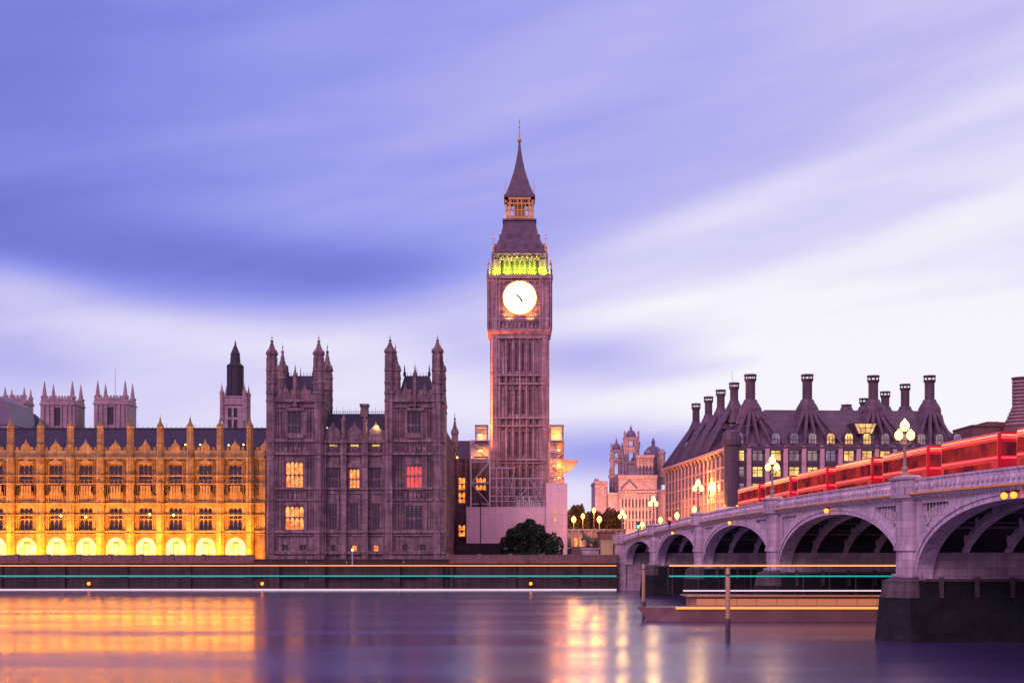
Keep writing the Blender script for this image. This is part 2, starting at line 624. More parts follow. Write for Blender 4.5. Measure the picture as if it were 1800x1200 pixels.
def window(parent, x, y, z, w, h, lights, frame, pane, transoms=(.5,), rz=0, mw=.12, arch=True, name='window', d=.18):
    """window (> pane) standing at a world point under its building"""
    key = (round(w, 2), round(h, 2), lights, frame, pane, tuple(transoms), mw, arch)
    if key not in _wcache:
        fm = gothic_window(w, h, lights, transoms, mw, d, arch).mesh('window', M[frame])
        pb = MB().box(-w / 2 + .02, w / 2 - .02, d + .01, d + .05, .02, h - .02)
        _wcache[key] = (fm, pb.mesh('pane', M[pane]))
    fm, pm = _wcache[key]
    off = Vector((0, 0, 0))
    q = parent
    while q:
        off += q.location
        q = q.parent
    f = link(name, fm, parent, Vector((x, y, z)) - off, rz)
    link('pane', pm, f)
    return f


def spire(mb, cx, cy, r, z0, z1, z2, n=8):
    """octagonal pinnacle: moulded shaft z0-z1, ogee cap and knobbed finial to z2"""
    h = z2 - z1
    mb.lathe(cx, cy, [(r, z0), (r, z1 - .5 * r), (r * 1.22, z1 - .35 * r), (r * 1.22, z1), (r * .98, z1 + .02), (r * .9, z1 + h * .10), (r * .66, z1 + h * .2),
                      (r * .7, z1 + h * .225), (r * .42, z1 + h * .37), (r * .46, z1 + h * .39), (r * .2, z1 + h * .6), (r * .34, z1 + h * .64), (r * .34, z1 + h * .67),
                      (r * .1, z1 + h * .71), (r * .06, z1 + h * .80), (r * .2, z1 + h * .83), (r * .05, z1 + h * .86), (r * .02, z2)], n)
    for k in range(4):                            # little gablets round the cap
        a = k * math.pi / 2
        mb.tube((cx + r * .95 * math.cos(a), cy + r * .95 * math.sin(a), z1), (cx + r * .8 * math.cos(a), cy + r * .8 * math.sin(a), z1 + h * .2), r * .28, .02, 4)


def crest(mb, x0, x1, y0, y1, z0, h, step, w):    # merlons along x
    n = max(1, int(round((x1 - x0) / step)))
    st = (x1 - x0) / n
    for i in range(n):
        c = x0 + (i + .5) * st
        mb.box(c - w / 2, c + w / 2, y0, y1, z0, z0 + h)


def crest_y(mb, x0, x1, y0, y1, z0, h, step, w):  # merlons along y
    n = max(1, int(round((y1 - y0) / step)))
    st = (y1 - y0) / n
    for i in range(n):
        c = y0 + (i + .5) * st
        mb.box(x0, x1, c - w / 2, c + w / 2, z0, z0 + h)


def gablet(mb, cx, y0, y1, z0, w, h):             # small crocketed gable on a parapet
    mb.prism([(cx - w / 2, z0), (cx + w / 2, z0), (cx + w / 2, z0 + h * .35), (cx + w * .12, z0 + h * .7), (cx, z0 + h), (cx - w * .12, z0 + h * .7), (cx - w / 2, z0 + h * .35)], y0, y1)


def ribs(mb, x0, x1, z0, z1, y, step=.62, w=.1, p=.09):
    p *= 1.8   # blind panelling on a wall face
    n = max(1, int(round((x1 - x0) / step)))
    st = (x1 - x0) / n
    for i in range(n + 1):
        c = x0 + i * st
        mb.box(c - w / 2, c + w / 2, y - p, y, z0, z1)


# ---------------------------------------------------------------- the setting: river, ground
bx = MB()
bx.quad((-1600, -260, 0), (1600, -260, 0), (1600, 251, 0), (-1600, 251, 0))
tag(bx.build('water', M['water']), None, None, kind='structure')
gr = MB()
gr.quad((-3000, 250.6, 5.1), (3000, 250.6, 5.1), (3000, 5000, 5.1), (-3000, 5000, 5.1))
tag(gr.build('ground', M['soil']), None, None, kind='structure')
rd = MB()
rd.add([(19.9, 251, 8.4), (45.5, 251, 8.4), (39.5, 340, 8.6), (13, 340, 7.6), (19.9, 251, 5), (45.5, 251, 5), (39.5, 340, 5), (13, 340, 5)],
       [(0, 1, 2, 3), (0, 3, 7, 4), (1, 5, 6, 2), (3, 2, 6, 7), (0, 4, 5, 1)])
tag(rd.build('road', M['asphalt']), None, None, kind='structure')


def river_wall(x0, x1, label):
    t = thing('river_wall', label, 'river wall', ((x0 + x1) / 2, 249.5, 0))
    w = MB()
    w.box(x0, x1, 249.4, 250.7, -1, 4.75)
    for x in range(int(x0), int(x1), 11):
        w.box(x - .7, x + .7, 249.0, 249.4, -1, 4.7)
    w.build('wall', M['wallstone'], t)
    c = MB()
    c.box(x0, x1, 249.1, 250.9, 4.752, 5.15)
    c.box(x0, x1, 249.15, 249.4, 2.2, 2.42)
    c.build('coping', M['terrace'], t)
    for k in range(max(1, int((x1 - x0) / 46))):
        xl = x0 + 14 + k * 46
        if not -140 < xl < 120:
            continue
        l_ = MB()
        for d_ in (-.22, .22):
            l_.tube((xl + d_, 248.8, 0), (xl + d_, 248.8, 5.4), .05, .05, 5)
        for q in range(16):
            l_.tube((xl - .22, 248.8, .2 + q * .32), (xl + .22, 248.8, .2 + q * .32), .035, .035, 4)
        l_.build('ladder', M['iron'], t)
    p = MB()
    p.box(x0, x1, 249.5, 250.1, 5.152, 6.1)
    p.box(x0, x1, 249.42, 250.2, 6.102, 6.25)
    for i in range(int((x1 - x0) / 5.46)):
        xx = x0 + i * 5.46
        p.box(xx - .35, xx + .35, 249.36, 250.25, 5.152, 6.4)
    p.build('parapet', M['terrace'], t)
    return t


river_wall(-420, -45.2, 'long dark granite river wall below the floodlit golden palace front')
river_wall(-11.2, 18.6, 'dark granite river wall below the pink hoarding and green bush')
river_wall(46.5, 420, 'dark granite river wall on the far side of the bridge')
pw = MB()
pw.box(-45.19, -11.21, 248.7, 250.4, -1, 4.9)
pw.box(-45.19, -11.21, 248.4, 248.7, 2.2, 2.45)
for x in (-42, -34, -21, -13.5):
    pw.box(x - 1.4, x + 1.4, 248.0, 248.7, -1, 4.6)
for x0_, x1_ in ((-45.19, -36.1), (-35.9, -29.1), (-28.9, -19.1), (-18.9, -11.21)):
    pw.box(x0_, x1_, 248.8, 249.5, 4.902, 5.35)
    pw.box(x0_, x1_, 248.7, 249.6, 5.352, 5.5)
tag(pw.build('river_wall', M['wallstone']), 'short dark river wall carrying the unlit stone pavilion', 'river wall')

# glowing strips added along the wall to stand in for boat light trails
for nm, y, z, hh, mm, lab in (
        ('orange', 248.90, PZ(993.5, 249), .17, 'led_o', 'thin orange strip standing in for a boat light trail along the top of the river wall'),
        ('teal', 248.86, PZ(1011.5, 249), .21, 'led_t', 'thin teal green strip standing in for a boat light trail halfway up the river wall'),
        ('white', 247.80, .18, .26, 'led_w', 'thin white strip standing in for a boat light trail at the waterline of the river wall')):
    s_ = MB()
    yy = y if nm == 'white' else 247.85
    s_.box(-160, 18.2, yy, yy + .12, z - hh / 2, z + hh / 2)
    tag(s_.build('trail_strip', M[mm]), lab, 'light strip', 'boat light trail strips along the river wall')

# ---------------------------------------------------------------- floodlit palace range
BAY = 52.4 * .1048
YF = 261.5
bxs = [PX(20, YF) + (i - 3) * BAY for i in range(12)]
XL, XR = bxs[0], -45.4
pr = thing('palace_range', 'long gothic palace front floodlit golden with dark slate roof', 'building', ((XL + XR) / 2, YF, 5.15))
Zp = lambda py: PZ(py, YF)
holes, wins = [], []
edges = bxs + [bxs[-1] + BAY]
for i in range(len(bxs)):
    c = bxs[i] + BAY / 2
    if c + 1.3 > XR:
        continue
    for (za, zb) in ((Zp(864), Zp(816)), (Zp(932), Zp(891))):
        holes.append((c - 1.22, c + 1.22, za, zb))
        wins.append((c, za, zb))
    holes.append((c - 1.85, c + 1.85, Zp(972) - .6, Zp(941)))
wm = MB()
wm.facade(XL, XR, 5.15, Zp(803), YF, holes, .5)
wm.box(XL, XR, YF + .55, YF + 16, 5.15, Zp(803))
for py, pr_, th in ((805, .45, .35), (836, .22, .25), (850, .2, .2), (885, .3, .3), (905, .22, .22), (934, .4, .4), (938.5, .28, .2)):
    wm.box(XL, XR, YF - pr_, YF, Zp(py) - th / 2, Zp(py) + th / 2)
for i in range(len(bxs)):
    c = bxs[i] + BAY / 2
    for a, b in ((c - 2.05, c - 1.34), (c + 1.34, c + 2.05)):
        if b > XR:
            continue
        ribs(wm, a, b, Zp(885), Zp(852), YF, .32, .08, .14)
        ribs(wm, a, b, Zp(834), Zp(808), YF, .32, .08, .14)
        ribs(wm, a, b, Zp(931), Zp(908), YF, .32, .08, .14)
        ribs(wm, a, b, Zp(870), Zp(838), YF, .32, .08, .14)
    if c + 1.5 < XR:
        for k in range(4):                         # carved shields between the window rows
            xx = c - .75 + k * .5
            wm.prism([(xx - .18, Zp(853)), (xx + .18, Zp(853)), (xx + .18, Zp(866)), (xx, Zp(878)), (xx - .18, Zp(866))][::-1], YF - .22, YF)
        gablet(wm, c, YF - .35, YF - .12, Zp(815), 2.3, 1.0)
wm.build('wall', M['honey'], pr)
par = MB()
par.box(XL, XR, YF - .3, YF + .1, Zp(803) + .02, Zp(791))
crest(par, XL, XR, YF - .26, YF + .06, Zp(791) + .002, .55, .9, .5)
for b in bxs:
    gablet(par, b + BAY / 2, YF - .32, YF + .12, Zp(791), 1.7, 2.0)
par.build('parapet', M['honey'], pr)
rf = MB()
rf.add([(XL, YF + .8, Zp(800)), (XR, YF + .8, Zp(800)), (XR, YF + 7.5, PZ(754, YF + 7.5)), (XL, YF + 7.5, PZ(754, YF + 7.5)), (XL, YF + 15, Zp(800)), (XR, YF + 15, Zp(800))],
       [(0, 1, 2, 3), (3, 2, 5, 4), (0, 3, 4), (1, 5, 2)])
rf.box(XL, XR, YF + 7.4, YF + 7.6, PZ(754, YF + 7.5), PZ(754, YF + 7.5) + .25)
rfo = rf.build('roof', M['slate'], pr)
rc = MB()
zr = PZ(754, YF + 7.5) + .25
for i in range(int((XR - XL) / .9)):
    rc.tube((XL + i * .9, YF + 7.5, zr), (XL + i * .9, YF + 7.5, zr + (.9 if i % 6 == 0 else .4)), .05, .02, 4)
rc.build('ridge_cresting', M['iron'], rfo)
for b in bxs:
    if b > XR - .3:
        continue
    t_ = MB()
    oc = lambda r: [(b + r * math.cos(math.pi / 8 + k * math.pi / 4), YF - .35 + r * math.sin(math.pi / 8 + k * math.pi / 4)) for k in range(8)]
    t_.column(oc(.78), 5.15, Zp(938))
    t_.column(oc(.70), Zp(938), Zp(803))
    for py in (938, 905, 885, 850, 836, 805):
        t_.column(oc(.86), Zp(py) - .14, Zp(py) + .14)
    t_.column(oc(.60), Zp(803), Zp(772))
    t_.column(oc(.72), Zp(783) - .12, Zp(783) + .12)
    spire(t_, b, YF - .35, .56, Zp(772), Zp(749), Zp(729))
    for k in range(8):
        a = math.pi / 8 + k * math.pi / 4
        t_.tube((b + .72 * math.cos(a), YF - .35 + .72 * math.sin(a), Zp(935)), (b + .72 * math.cos(a), YF - .35 + .72 * math.sin(a), Zp(806)), .07, .07, 4)
        t_.tube((b + .58 * math.cos(a), YF - .35 + .58 * math.sin(a), Zp(800)), (b + .58 * math.cos(a), YF - .35 + .58 * math.sin(a), Zp(750)), .06, .06, 4)
    t_.build('buttress_turret', M['honey'], pr)
for c, za, zb in wins:
    up = zb > Zp(870)
    window(pr, c, YF + .2, za, 2.44, zb - za, 3, 'honey', 'glass', (.45,) if up else (.5,), mw=.09)
for i in range(len(bxs)):                          # lit arcade on the terrace
    c = bxs[i] + BAY / 2
    if c + 1.9 > XR:
        continue
    za, zb = Zp(972) - .6, Zp(941)
    a = MB()
    n = 10
    pts = [(c - 1.85, zb), (c - 1.85, za + 1.5)]
    pts += [(c - 1.85 * math.cos(math.pi * k / n), za + 1.5 + 2.0 * math.sin(math.pi * k / n)) for k in range(1, n)]
    pts += [(c + 1.85, za + 1.5), (c + 1.85, zb)]
    for k in range(len(pts) - 3):
        p, q = pts[k + 1], pts[k + 2]
        a.prism([p, q, (q[0], zb), (p[0], zb)], YF + .02, YF + .3)
    a.box(c - .5, c - .38, YF + .1, YF + .3, za, za + 2.4)
    a.box(c + .38, c + .5, YF + .1, YF + .3, za, za + 2.4)
    a.box(c - .5, c + .5, YF + .08, YF + .3, za + 2.35, za + 2.75)
    ao = a.build('arcade_arch', M['honey'], pr)
    MB().box(c - 1.84, c + 1.84, YF + .34, YF + .4, za, zb - .02).build('pane', M['lit_w'], ao)

# floodlights on the terrace
for i, b in enumerate(bxs):
    if b > XR:
        continue
    f0 = thing('floodlight', 'floodlight on the river terrace washing the golden palace front', 'floodlight', (b, YF - 5.6, 5.15), 0, 'floodlights on the palace terrace')
    m_ = MB()
    m_.box(b - .05, b + .05, YF - 5.65, YF - 5.55, 5.15, 5.35)
    m_.box(b - .3, b + .3, YF - 5.8, YF - 5.4, 5.35, 5.6)
    m_.build('housing', M['iron'], f0)
    light('SPOT', f0, (b, YF - 4.2, 5.8), 25000, (1.0, .30, .005), 1.0, (b, YF - .6, 21), 74, .9)
    if True:
        light('POINT', f0, (b, YF - 2.6, 6.7), 1900, (1.0, .29, .005), 1.3)
    if b + BAY * .5 < XR - 1:
        light('POINT', f0, (b + BAY * .5, YF - 3.0, 6.7), 1700, (1.0, .29, .005), 1.5)
# small lamps on the parapet and in front of windows
for px, py in ((107, 906), (151, 908), (263, 904), (305, 905), (326, 781), (352, 781), (402, 782), (428, 781)):
    x, z = PX(px, YF - 1), PZ(py, YF - 1)
    w_ = thing('wall_lantern', {True: 'small bright lantern before a lower window of the golden front', False: 'small bright lantern on the roof parapet of the golden front'}[py > 850], 'lantern',
               (x, YF - 1, z), 0, 'lanterns by the lower windows' if py > 850 else 'lanterns on the roof parapet')
    MB().ball((x, YF - 1, z), .24 if py > 850 else .16, 8, 6).build('globe', M['lamp'], w_)
    MB().tube((x, YF - 1, z - .2), (x, YF - .3, z - .7), .04).build('bracket', M['iron'], w_)

# ---------------------------------------------------------------- unlit stone pavilion with corner towers
YP = 252.0
Q = lambda py: PZ(py, YP)
QX = lambda px: PX(px, YP)
pv = thing('stone_pavilion', 'unlit purple stone pavilion with four turreted corners between golden front and clock tower', 'building', (QX(625), YP, 5.0))


def tower_block(xa, xb, wins, spec, zroof, roofx):
    """one square corner tower with octagonal turrets, parapet and steep roof; part of the pavilion"""
    m_ = MB()
    hs = [(c - w / 2, c + w / 2, z0, z1) for (c, w, z0, z1) in wins]
    m_.facade(xa, xb, 5.0, Q(704), YP, hs, .45)
    m_.box(xa, xb, YP + .5, YP + 12, 5.0, Q(704))
    for py, p_, th in ((704, .5, .5), (715, .3, .25), (772, .3, .3), (775, .45, .35), (797, .5, .45), (858, .4, .35), (878, .3, .3), (934, .5, .45), (940, .3, .25), (971, .5, .5)):
        m_.box(xa - .1, xb + .1, YP - p_, YP + 12.1, Q(py) - th / 2, Q(py) + th / 2)
    m_.box(xa - .3, xb + .3, YP - .6, YP, 5.0, Q(976))
    c = (xa + xb) / 2
    for s_ in (-1, 1):                              # blind panels either side of the windows
        a, b = sorted((c + s_ * 2.1, c + s_ * 3.6))
        for z0, z1 in ((Q(770), Q(718)), (Q(856), Q(800)), (Q(932), Q(881)), (Q(795), Q(777)), (Q(876), Q(860))):
            ribs(m_, a, b, z0, z1, YP, .5, .1, .15)
            m_.box(a, b, YP - .12, YP, z1 - .5, z1 - .3)
    ribs(m_, c - 1.9, c + 1.9, Q(795), Q(778), YP, .5, .1, .15)
    ribs(m_, c - 1.9, c + 1.9, Q(876), Q(861), YP, .5, .1, .15)
    for z0 in (Q(877), Q(795)):
        for k in range(5):
            xx = c - 1.6 + k * .8
            m_.prism([(xx - .25, z0 + .3), (xx, z0 + .05), (xx + .25, z0 + .3), (xx + .25, z0 + 1.0), (xx - .25, z0 + 1.0)], YP - .25, YP)
    # canopied oriel under the top window
    m_.box(c - 1.5, c + 1.5, YP - .55, YP, Q(770), Q(762))
    gablet(m_, c, YP - .3, YP - .05, Q(722), 3.2, 1.4)
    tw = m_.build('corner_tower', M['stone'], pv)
    p_ = MB()
    for (y0, y1) in ((YP - .2, YP + .3), (YP + 11.6, YP + 12)):
        p_.box(xa, xb, y0, y1, Q(704) + .25, Q(694))
        crest(p_, xa + .8, xb - .8, y0 + .05, y1 - .05, Q(694), .9, 1.0, .6)
    for (x0, x1) in ((xa, xa + .4), (xb - .4, xb)):
        p_.box(x0, x1, YP + .302, YP + 11.598, Q(704) + .25, Q(694))
        crest_y(p_, x0 + .05, x1 - .05, YP + 1, YP + 11, Q(694), .9, 1.0, .6)
    for k in (-1.7, 1.7):
        gablet(p_, c + k, YP - .3, YP + .2, Q(702), 1.5, 3.0)
    p_.build('parapet', M['stone'], tw)
    md = MB()
    spire(md, c, YP - .1, .38, Q(715), Q(660), Q(637))
    md.build('pinnacle', M['stone'], tw)
    for (cx, cy, r, zt, ztip) in spec:
        t_ = MB()
        spire(t_, cx, cy, r, Q(704), zt, ztip)
        for k in range(8):
            a = math.pi / 8 + k * math.pi / 4
            t_.tube((cx + r * math.cos(a), cy + r * math.sin(a), 5), (cx + r * math.cos(a), cy + r * math.sin(a), zt - .8), .13, .11, 4)
        t_.lathe(cx, cy, [(r * 1.03, 5.0), (r * 1.03, Q(704))], 8)
        for py in (650, 672, 690, 704, 775, 797, 858, 878, 934, 971):
            t_.lathe(cx, cy, [(r * 1.2, Q(py) - .18), (r * 1.2, Q(py) + .18)], 8)
        to = t_.build('turret', M['stone'], tw)
    rr = MB()
    (ra, rb, rta, rtb) = roofx
    rr.add([(ra, YP + 1.6, Q(700)), (rb, YP + 1.6, Q(700)), (rb, YP + 10.4, Q(700)), (ra, YP + 10.4, Q(700)),
            (rta, YP + 4.4, zroof), (rtb, YP + 4.4, zroof), (rtb, YP + 7.6, zroof), (rta, YP + 7.6, zroof)],
           [(0, 1, 5, 4), (1, 2, 6, 5), (2, 3, 7, 6), (3, 0, 4, 7), (4, 5, 6, 7)])
    for i in range(9):
        x = rta + (rtb - rta) * i / 8
        rr.tube((x, YP + 4.4, zroof), (x, YP + 4.4, zroof + (1.5 if i % 4 == 0 else .7)), .07 if i % 4 else .14, .03, 4)
    for x in (rta, rtb):
        rr.lathe(x, YP + 4.4, [(.28, zroof - .1), (.30, zroof + .5), (.12, zroof + .9), (.16, zroof + 1.1), (.03, zroof + 2.0)], 6)
    rr.build('roof', M['slate'], tw)
    return tw


LX0, LX1 = QX(471), QX(567)
RX0, RX1 = QX(679), QX(780)
lc, rcx = QX(517.5), QX(728)
wl = [(lc, 2.5, Q(762), Q(722)), (lc, 3.2, Q(857), Q(810)), (lc, 3.4, Q(931), Q(888))]
wr = [(rcx, 2.5, Q(762), Q(722)), (rcx, 2.9, Q(859), Q(817)), (rcx, 3.1, Q(931), Q(888))]
small = lambda c: [(c - 1.6, 1.1, Q(968), Q(957)), (c + 1.6, 1.1, Q(968), Q(957))]
zt, zs = Q(637), Q(590)
zb_, zbs = PZ(640, 264.5), PZ(603, 264.5)
tower_block(LX0, LX1, wl + small(lc), [(QX(477.5), YP + .3, .92, Q(620), Q(588)), (QX(560), YP + .3, .92, Q(620), Q(588)),
                                      (QX(477.5), YP + 12, .92, Q(634), zbs), (QX(560), YP + 12, .92, Q(634), zbs)], Q(655), (QX(484), QX(556), QX(499), QX(545)))
tower_block(RX0, RX1, wr + small(rcx), [(QX(685.5), YP + .3, .92, Q(616), Q(588)), (QX(769), YP + .3, .95, Q(616), Q(588)),
                                       (QX(685.5), YP + 12, .92, Q(634), zbs), (QX(769), YP + 12, .92, Q(634), zbs)], Q(655), (QX(697), QX(763), QX(708), QX(752)))
for c, w, z0, z1, pane, tr in ((lc, 2.5, Q(762), Q(722), 'glass', (.4,)), (lc, 3.2, Q(857), Q(810), 'lit_o', (.5,)), (lc, 3.4, Q(931), Q(888), 'lit_o', (.53,)),
                               (rcx, 2.5, Q(762), Q(722), 'glass', (.4,)), (rcx, 2.9, Q(859), Q(817), 'lit_r', (.56,)), (rcx, 3.1, Q(931), Q(888), 'glass', (.5,))):
    window(pv, c, YP + .15, z0, w, z1 - z0, 4, 'stone', pane, tr)
for c in (lc, rcx):
    for s_ in (-1.6, 1.6):
        window(pv, c + s_, YP + .15, Q(968), 1.1, Q(957) - Q(968), 2, 'stone', 'glass', (), arch=False)
# the middle of the pavilion
YC = YP + .9
mids = [QX(584.5), QX(622), QX(660)]
hs = []
for k, c in enumerate(mids):
    hs += [(c - .95, c + .95, Q(859), Q(822)), (c - .75, c + .75, Q(931), Q(884)), (c - .5, c + .5, Q(969), Q(957)), (c - .75, c + .75, Q(784), Q(779.5))]
cm = MB()
cm.facade(LX1, RX0, 5.0, Q(775), YC, hs, .4)
cm.box(LX1, RX0, YC + .45, YC + 14, 5.0, Q(775))
for py, p_, th in ((772, .3, .3), (776, .5, .4), (797, .5, .45), (858, .35, .3), (866, .2, .2), (934, .45, .45), (940, .25, .25), (971, .5, .5)):
    cm.box(LX1 + .2, RX0 - .2, YC - p_, YC, Q(py) - th / 2, Q(py) + th / 2)
for px in (568, 603.5, 641, 677):
    x = QX(px)
    cm.box(x - .5, x + .5, YC - .75, YC, 5.0, Q(772))
    for py in (776, 797, 858, 934, 971):
        cm.box(x - .6, x + .6, YC - .9, YC - .0, Q(py) - .22, Q(py) + .22)
for c in mids:
    for s_ in (-1, 1):
        a, b = sorted((c + s_ * 1.05, c + s_ * 1.65))
        for z0, z1 in ((Q(856), Q(800)), (Q(932), Q(870))):
            ribs(cm, a, b, z0, z1, YC, .3, .09, .14)
    gablet(cm, c, YC - .3, YC - .02, Q(821), 2.6, 1.5)
    ribs(cm, c - 1.3, c + 1.3, Q(795), Q(786), YC, .43, .09, .14)
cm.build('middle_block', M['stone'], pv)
cp = MB()
cp.box(LX1, RX0, YC - .25, YC + .15, Q(775) + .01, Q(764))
crest(cp, LX1, RX0, YC - .2, YC + .1, Q(764), .7, .8, .45)
for c in mids:
    gablet(cp, c, YC - .3, YC + .2, Q(764), 2.4, 2.4)
for px in (603.5, 641):
    spire(cp, QX(px), YC - .2, .42, Q(776), Q(738), Q(722))
cp.build('parapet', M['stone'], pv)
cr_ = MB()
cr_.add([(LX1 - .2, YC + .8, Q(770)), (RX0 + .2, YC + .8, Q(770)), (RX0 + .2, YC + 7, PZ(727, YC + 7)), (LX1 - .2, YC + 7, PZ(727, YC + 7)), (LX1 - .2, YC + 13, Q(770)), (RX0 + .2, YC + 13, Q(770))],
        [(0, 1, 2, 3), (3, 2, 5, 4), (0, 3, 4), (1, 5, 2)])
ro = cr_.build('roof', M['slate'], pv)
zz = PZ(727, YC + 7)
rc2 = MB()
for i in range(28):
    x = LX1 + .3 + i * (RX0 - LX1 - .6) / 27
    rc2.tube((x, YC + 7, zz), (x, YC + 7, zz + (1.2 if i % 3 == 0 else .7)), .05, .02, 4)
rc2.box(LX1, RX0, YC + 6.97, YC + 7.03, zz + .35, zz + .42)
rc2.build('ridge_cresting', M['iron'], ro)
ch = MB()
ch.box(QX(626), QX(639), YC + 6.3, YC + 8, zz - 1, zz + 1.3)
ch.box(QX(624.5), QX(640.5), YC + 6.1, YC + 8.2, zz + 1.3, zz + 1.75)
ch.build('chimney', M['stone'], ro)
for k, c in enumerate(mids):
    window(pv, c, YC + .1, Q(859), 1.9, Q(822) - Q(859), 3, 'stone', 'lit_o' if k == 1 else 'glass', (.5,))
    window(pv, c, YC + .1, Q(931), 1.5, Q(884) - Q(931), 3, 'stone', 'glass', (.5,))
    window(pv, c, YC + .1, Q(969), 1.0, Q(957) - Q(969), 1, 'stone', ('glass', 'lit_o', 'lit_o')[k], (), arch=False)
    window(pv, c, YC + .1, Q(784), 1.5, Q(779.5) - Q(784), 4, 'stone', 'lit_y', (), arch=False, mw=.07)
# wing running back towards the clock tower, seen very obliquely
nw = MB()
XW = QX(772)
nw.box(QX(690), XW, YP + 12.2, 316.5, 5.0, 29.6)
for z, p_, th in ((29.4, .4, .5), (Q(775) - 1, .3, .3), (Q(797), .35, .4), (Q(858), .3, .35), (Q(878), .25, .3), (Q(934), .4, .45), (Q(971), .4, .5)):
    nw.box(QX(690), XW + p_, YP + 12.3, 316.5, z - th / 2, z + th / 2)
Msd = Matrix.Translation((XW, 0, 0)) @ Matrix.Rotation(R(90), 4, 'Z')
nb = MB(Msd)
for i in range(16):                                  # buttresses and blind windows down the side
    yy = YP + 13.5 + i * 2.95
    nb.box(yy - .3, yy + .3, -.55, 0, 5.0, 29.5)
    for z0, z1 in ((Q(857), Q(806)), (Q(931), Q(886))):
        nb.box(yy + .75, yy + .87, -.12, 0, z0, z1)
        nb.box(yy + 1.45, yy + 1.57, -.12, 0, z0, z1)
        nb.box(yy + 2.1, yy + 2.22, -.12, 0, z0, z1)
        nb.box(yy + .6, yy + 2.35, -.14, 0, z1, z1 + .25)
nw.v += nb.v
o_ = len(nw.v) - len(nb.v)
nw.f += [[o_ + i for i in f] for f in nb.f]
crest_y(nw, XW - .35, XW + .05, YP + 13, 316, 29.65, .9, 1.2, .7)
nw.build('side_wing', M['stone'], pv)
nt_ = MB()
spire(nt_, PX(799.5, 303), 303, .75, 28, PZ(760, 303), PZ(723, 303))
nt_.build('turret', M['stone'], pv)
sq = thing('wall_lantern', 'bright yellow lamp on the slate roof between the pavilion towers', 'lantern', (QX(661.5), YC + .3, Q(751)))
MB().ball((QX(661.5), YC + .3, Q(751)), .42, 10, 6).build('globe', M['lamp'], sq)
MB().tube((QX(661.5), YC + .3, Q(751)), (QX(661.5), YC + .3, Q(764)), .05).build('post', M['iron'], sq)
light('POINT', sq, (QX(661.5), YC - .3, Q(751)), 350, (1, .62, .15), .4)
for px, py in ((573.5, 750.5), (587.5, 750.5), (624, 1100)):
    s1 = thing('wall_lantern', 'small pale lamp behind the parapet between the pavilion towers', 'lantern', (QX(px), YC + .3, Q(py)), 0, 'pale lamps behind the pavilion parapet')
    MB().ball((QX(px), YC + .3, Q(py)), .17, 8, 6).build('globe', M['led_w'], s1)
    MB().tube((QX(px), YC + .3, Q(py)), (QX(px), YC + .3, Q(763)), .04).build('post', M['iron'], s1)

# the lower palace wing between pavilion and clock tower, lit windows
YW = 318.0
wg = thing('palace_wing', 'shadowed palace wing with glowing orange windows left of the clock tower', 'building', (PX(835, YW), YW, 5.1))
V = lambda py: PZ(py, YW)
VX = lambda px: PX(px, YW)
hw = [(812, 850, 2.0, 3.7), (812, 874, 2.0, 2.6), (812, 932, 2.1, 2.8), (812, 969, 1.5, 2.0), (845, 851, 2.6, 3.4)]
holes = [(VX(px) - w / 2, VX(px) + w / 2, V(py) - h / 2, V(py) + h / 2) for px, py, w, h in hw]
w_ = MB()
w_.facade(VX(800), VX(866), 5.1, V(806), YW, holes, .4)
w_.box(VX(800), VX(866), YW + .45, YW + 14, 5.1, V(806))
for py in (808, 838, 862, 888, 920, 945):
    w_.box(VX(800), VX(866), YW - .3, YW, V(py) - .18, V(py) + .18)
for px in (804.5, 819.5, 827, 835, 856):
    w_.box(VX(px) - .25, VX(px) + .25, YW - .5, YW, 5.1, V(803))
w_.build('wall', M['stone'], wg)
for px, py, w, h in hw:
    window(wg, VX(px), YW + .12, V(py) - h / 2, w, h, 2 if w < 2.5 else 3, 'stone', 'lit_o', (.5,))
w2 = MB()
w2.add([(VX(800), YW + .5, V(806)), (VX(866), YW + .5, V(806)), (VX(866), YW + 7, V(770)), (VX(800), YW + 7, V(770)), (VX(800), YW + 14, V(806)), (VX(866), YW + 14, V(806))],
       [(0, 1, 2, 3), (3, 2, 5, 4), (0, 3, 4), (1, 5, 2)])
w2.build('roof', M['slate'], wg)
for px, py, mm in ((803.8, 804, 'lit_y'), (830.5, 804, 'lit_y'), (853, 804, 'led_w')):
    s1 = thing('wall_lantern', 'tiny bright lamp on the eaves of the palace wing left of the clock tower', 'lantern', (VX(px), YW - .8, V(py)), 0, 'tiny lamps on the palace wing eaves')
    MB().ball((VX(px), YW - .8, V(py)), .22, 8, 6).build('globe', M['lamp'], s1)
    MB().tube((VX(px), YW - .8, V(py) - .2), (VX(px), YW, V(py) - .6), .04).build('bracket', M['iron'], s1)

# ---------------------------------------------------------------- clock tower
YT = 312.0
K = YT / F
CX = PX(913.5, YT)
T = lambda py: PZ(py, YT)
ct = thing('clock_tower', 'tall gothic clock tower with glowing white dial, green lit belfry and pointed iron spire', 'clock tower', (CX, YT + 6.5, 5.1))
HW = 6.45
CY = YT + 6.5


def around(mb, fn):
    """repeat a piece of front face on all four sides of the tower"""
    for k in range(4):
        mb.M = Matrix.Translation((CX, CY, 0)) @ Matrix.Rotation(k * math.pi / 2, 4, 'Z')
        fn(mb)
    mb.M = Matrix.Identity(4)


sh = MB()
y0 = -6.5                                            # front face in the tower's own frame
tiers = [(T(960), T(890)), (T(890), T(813)), (T(807.5), T(748)), (T(734), T(674)), (T(659), T(592))]


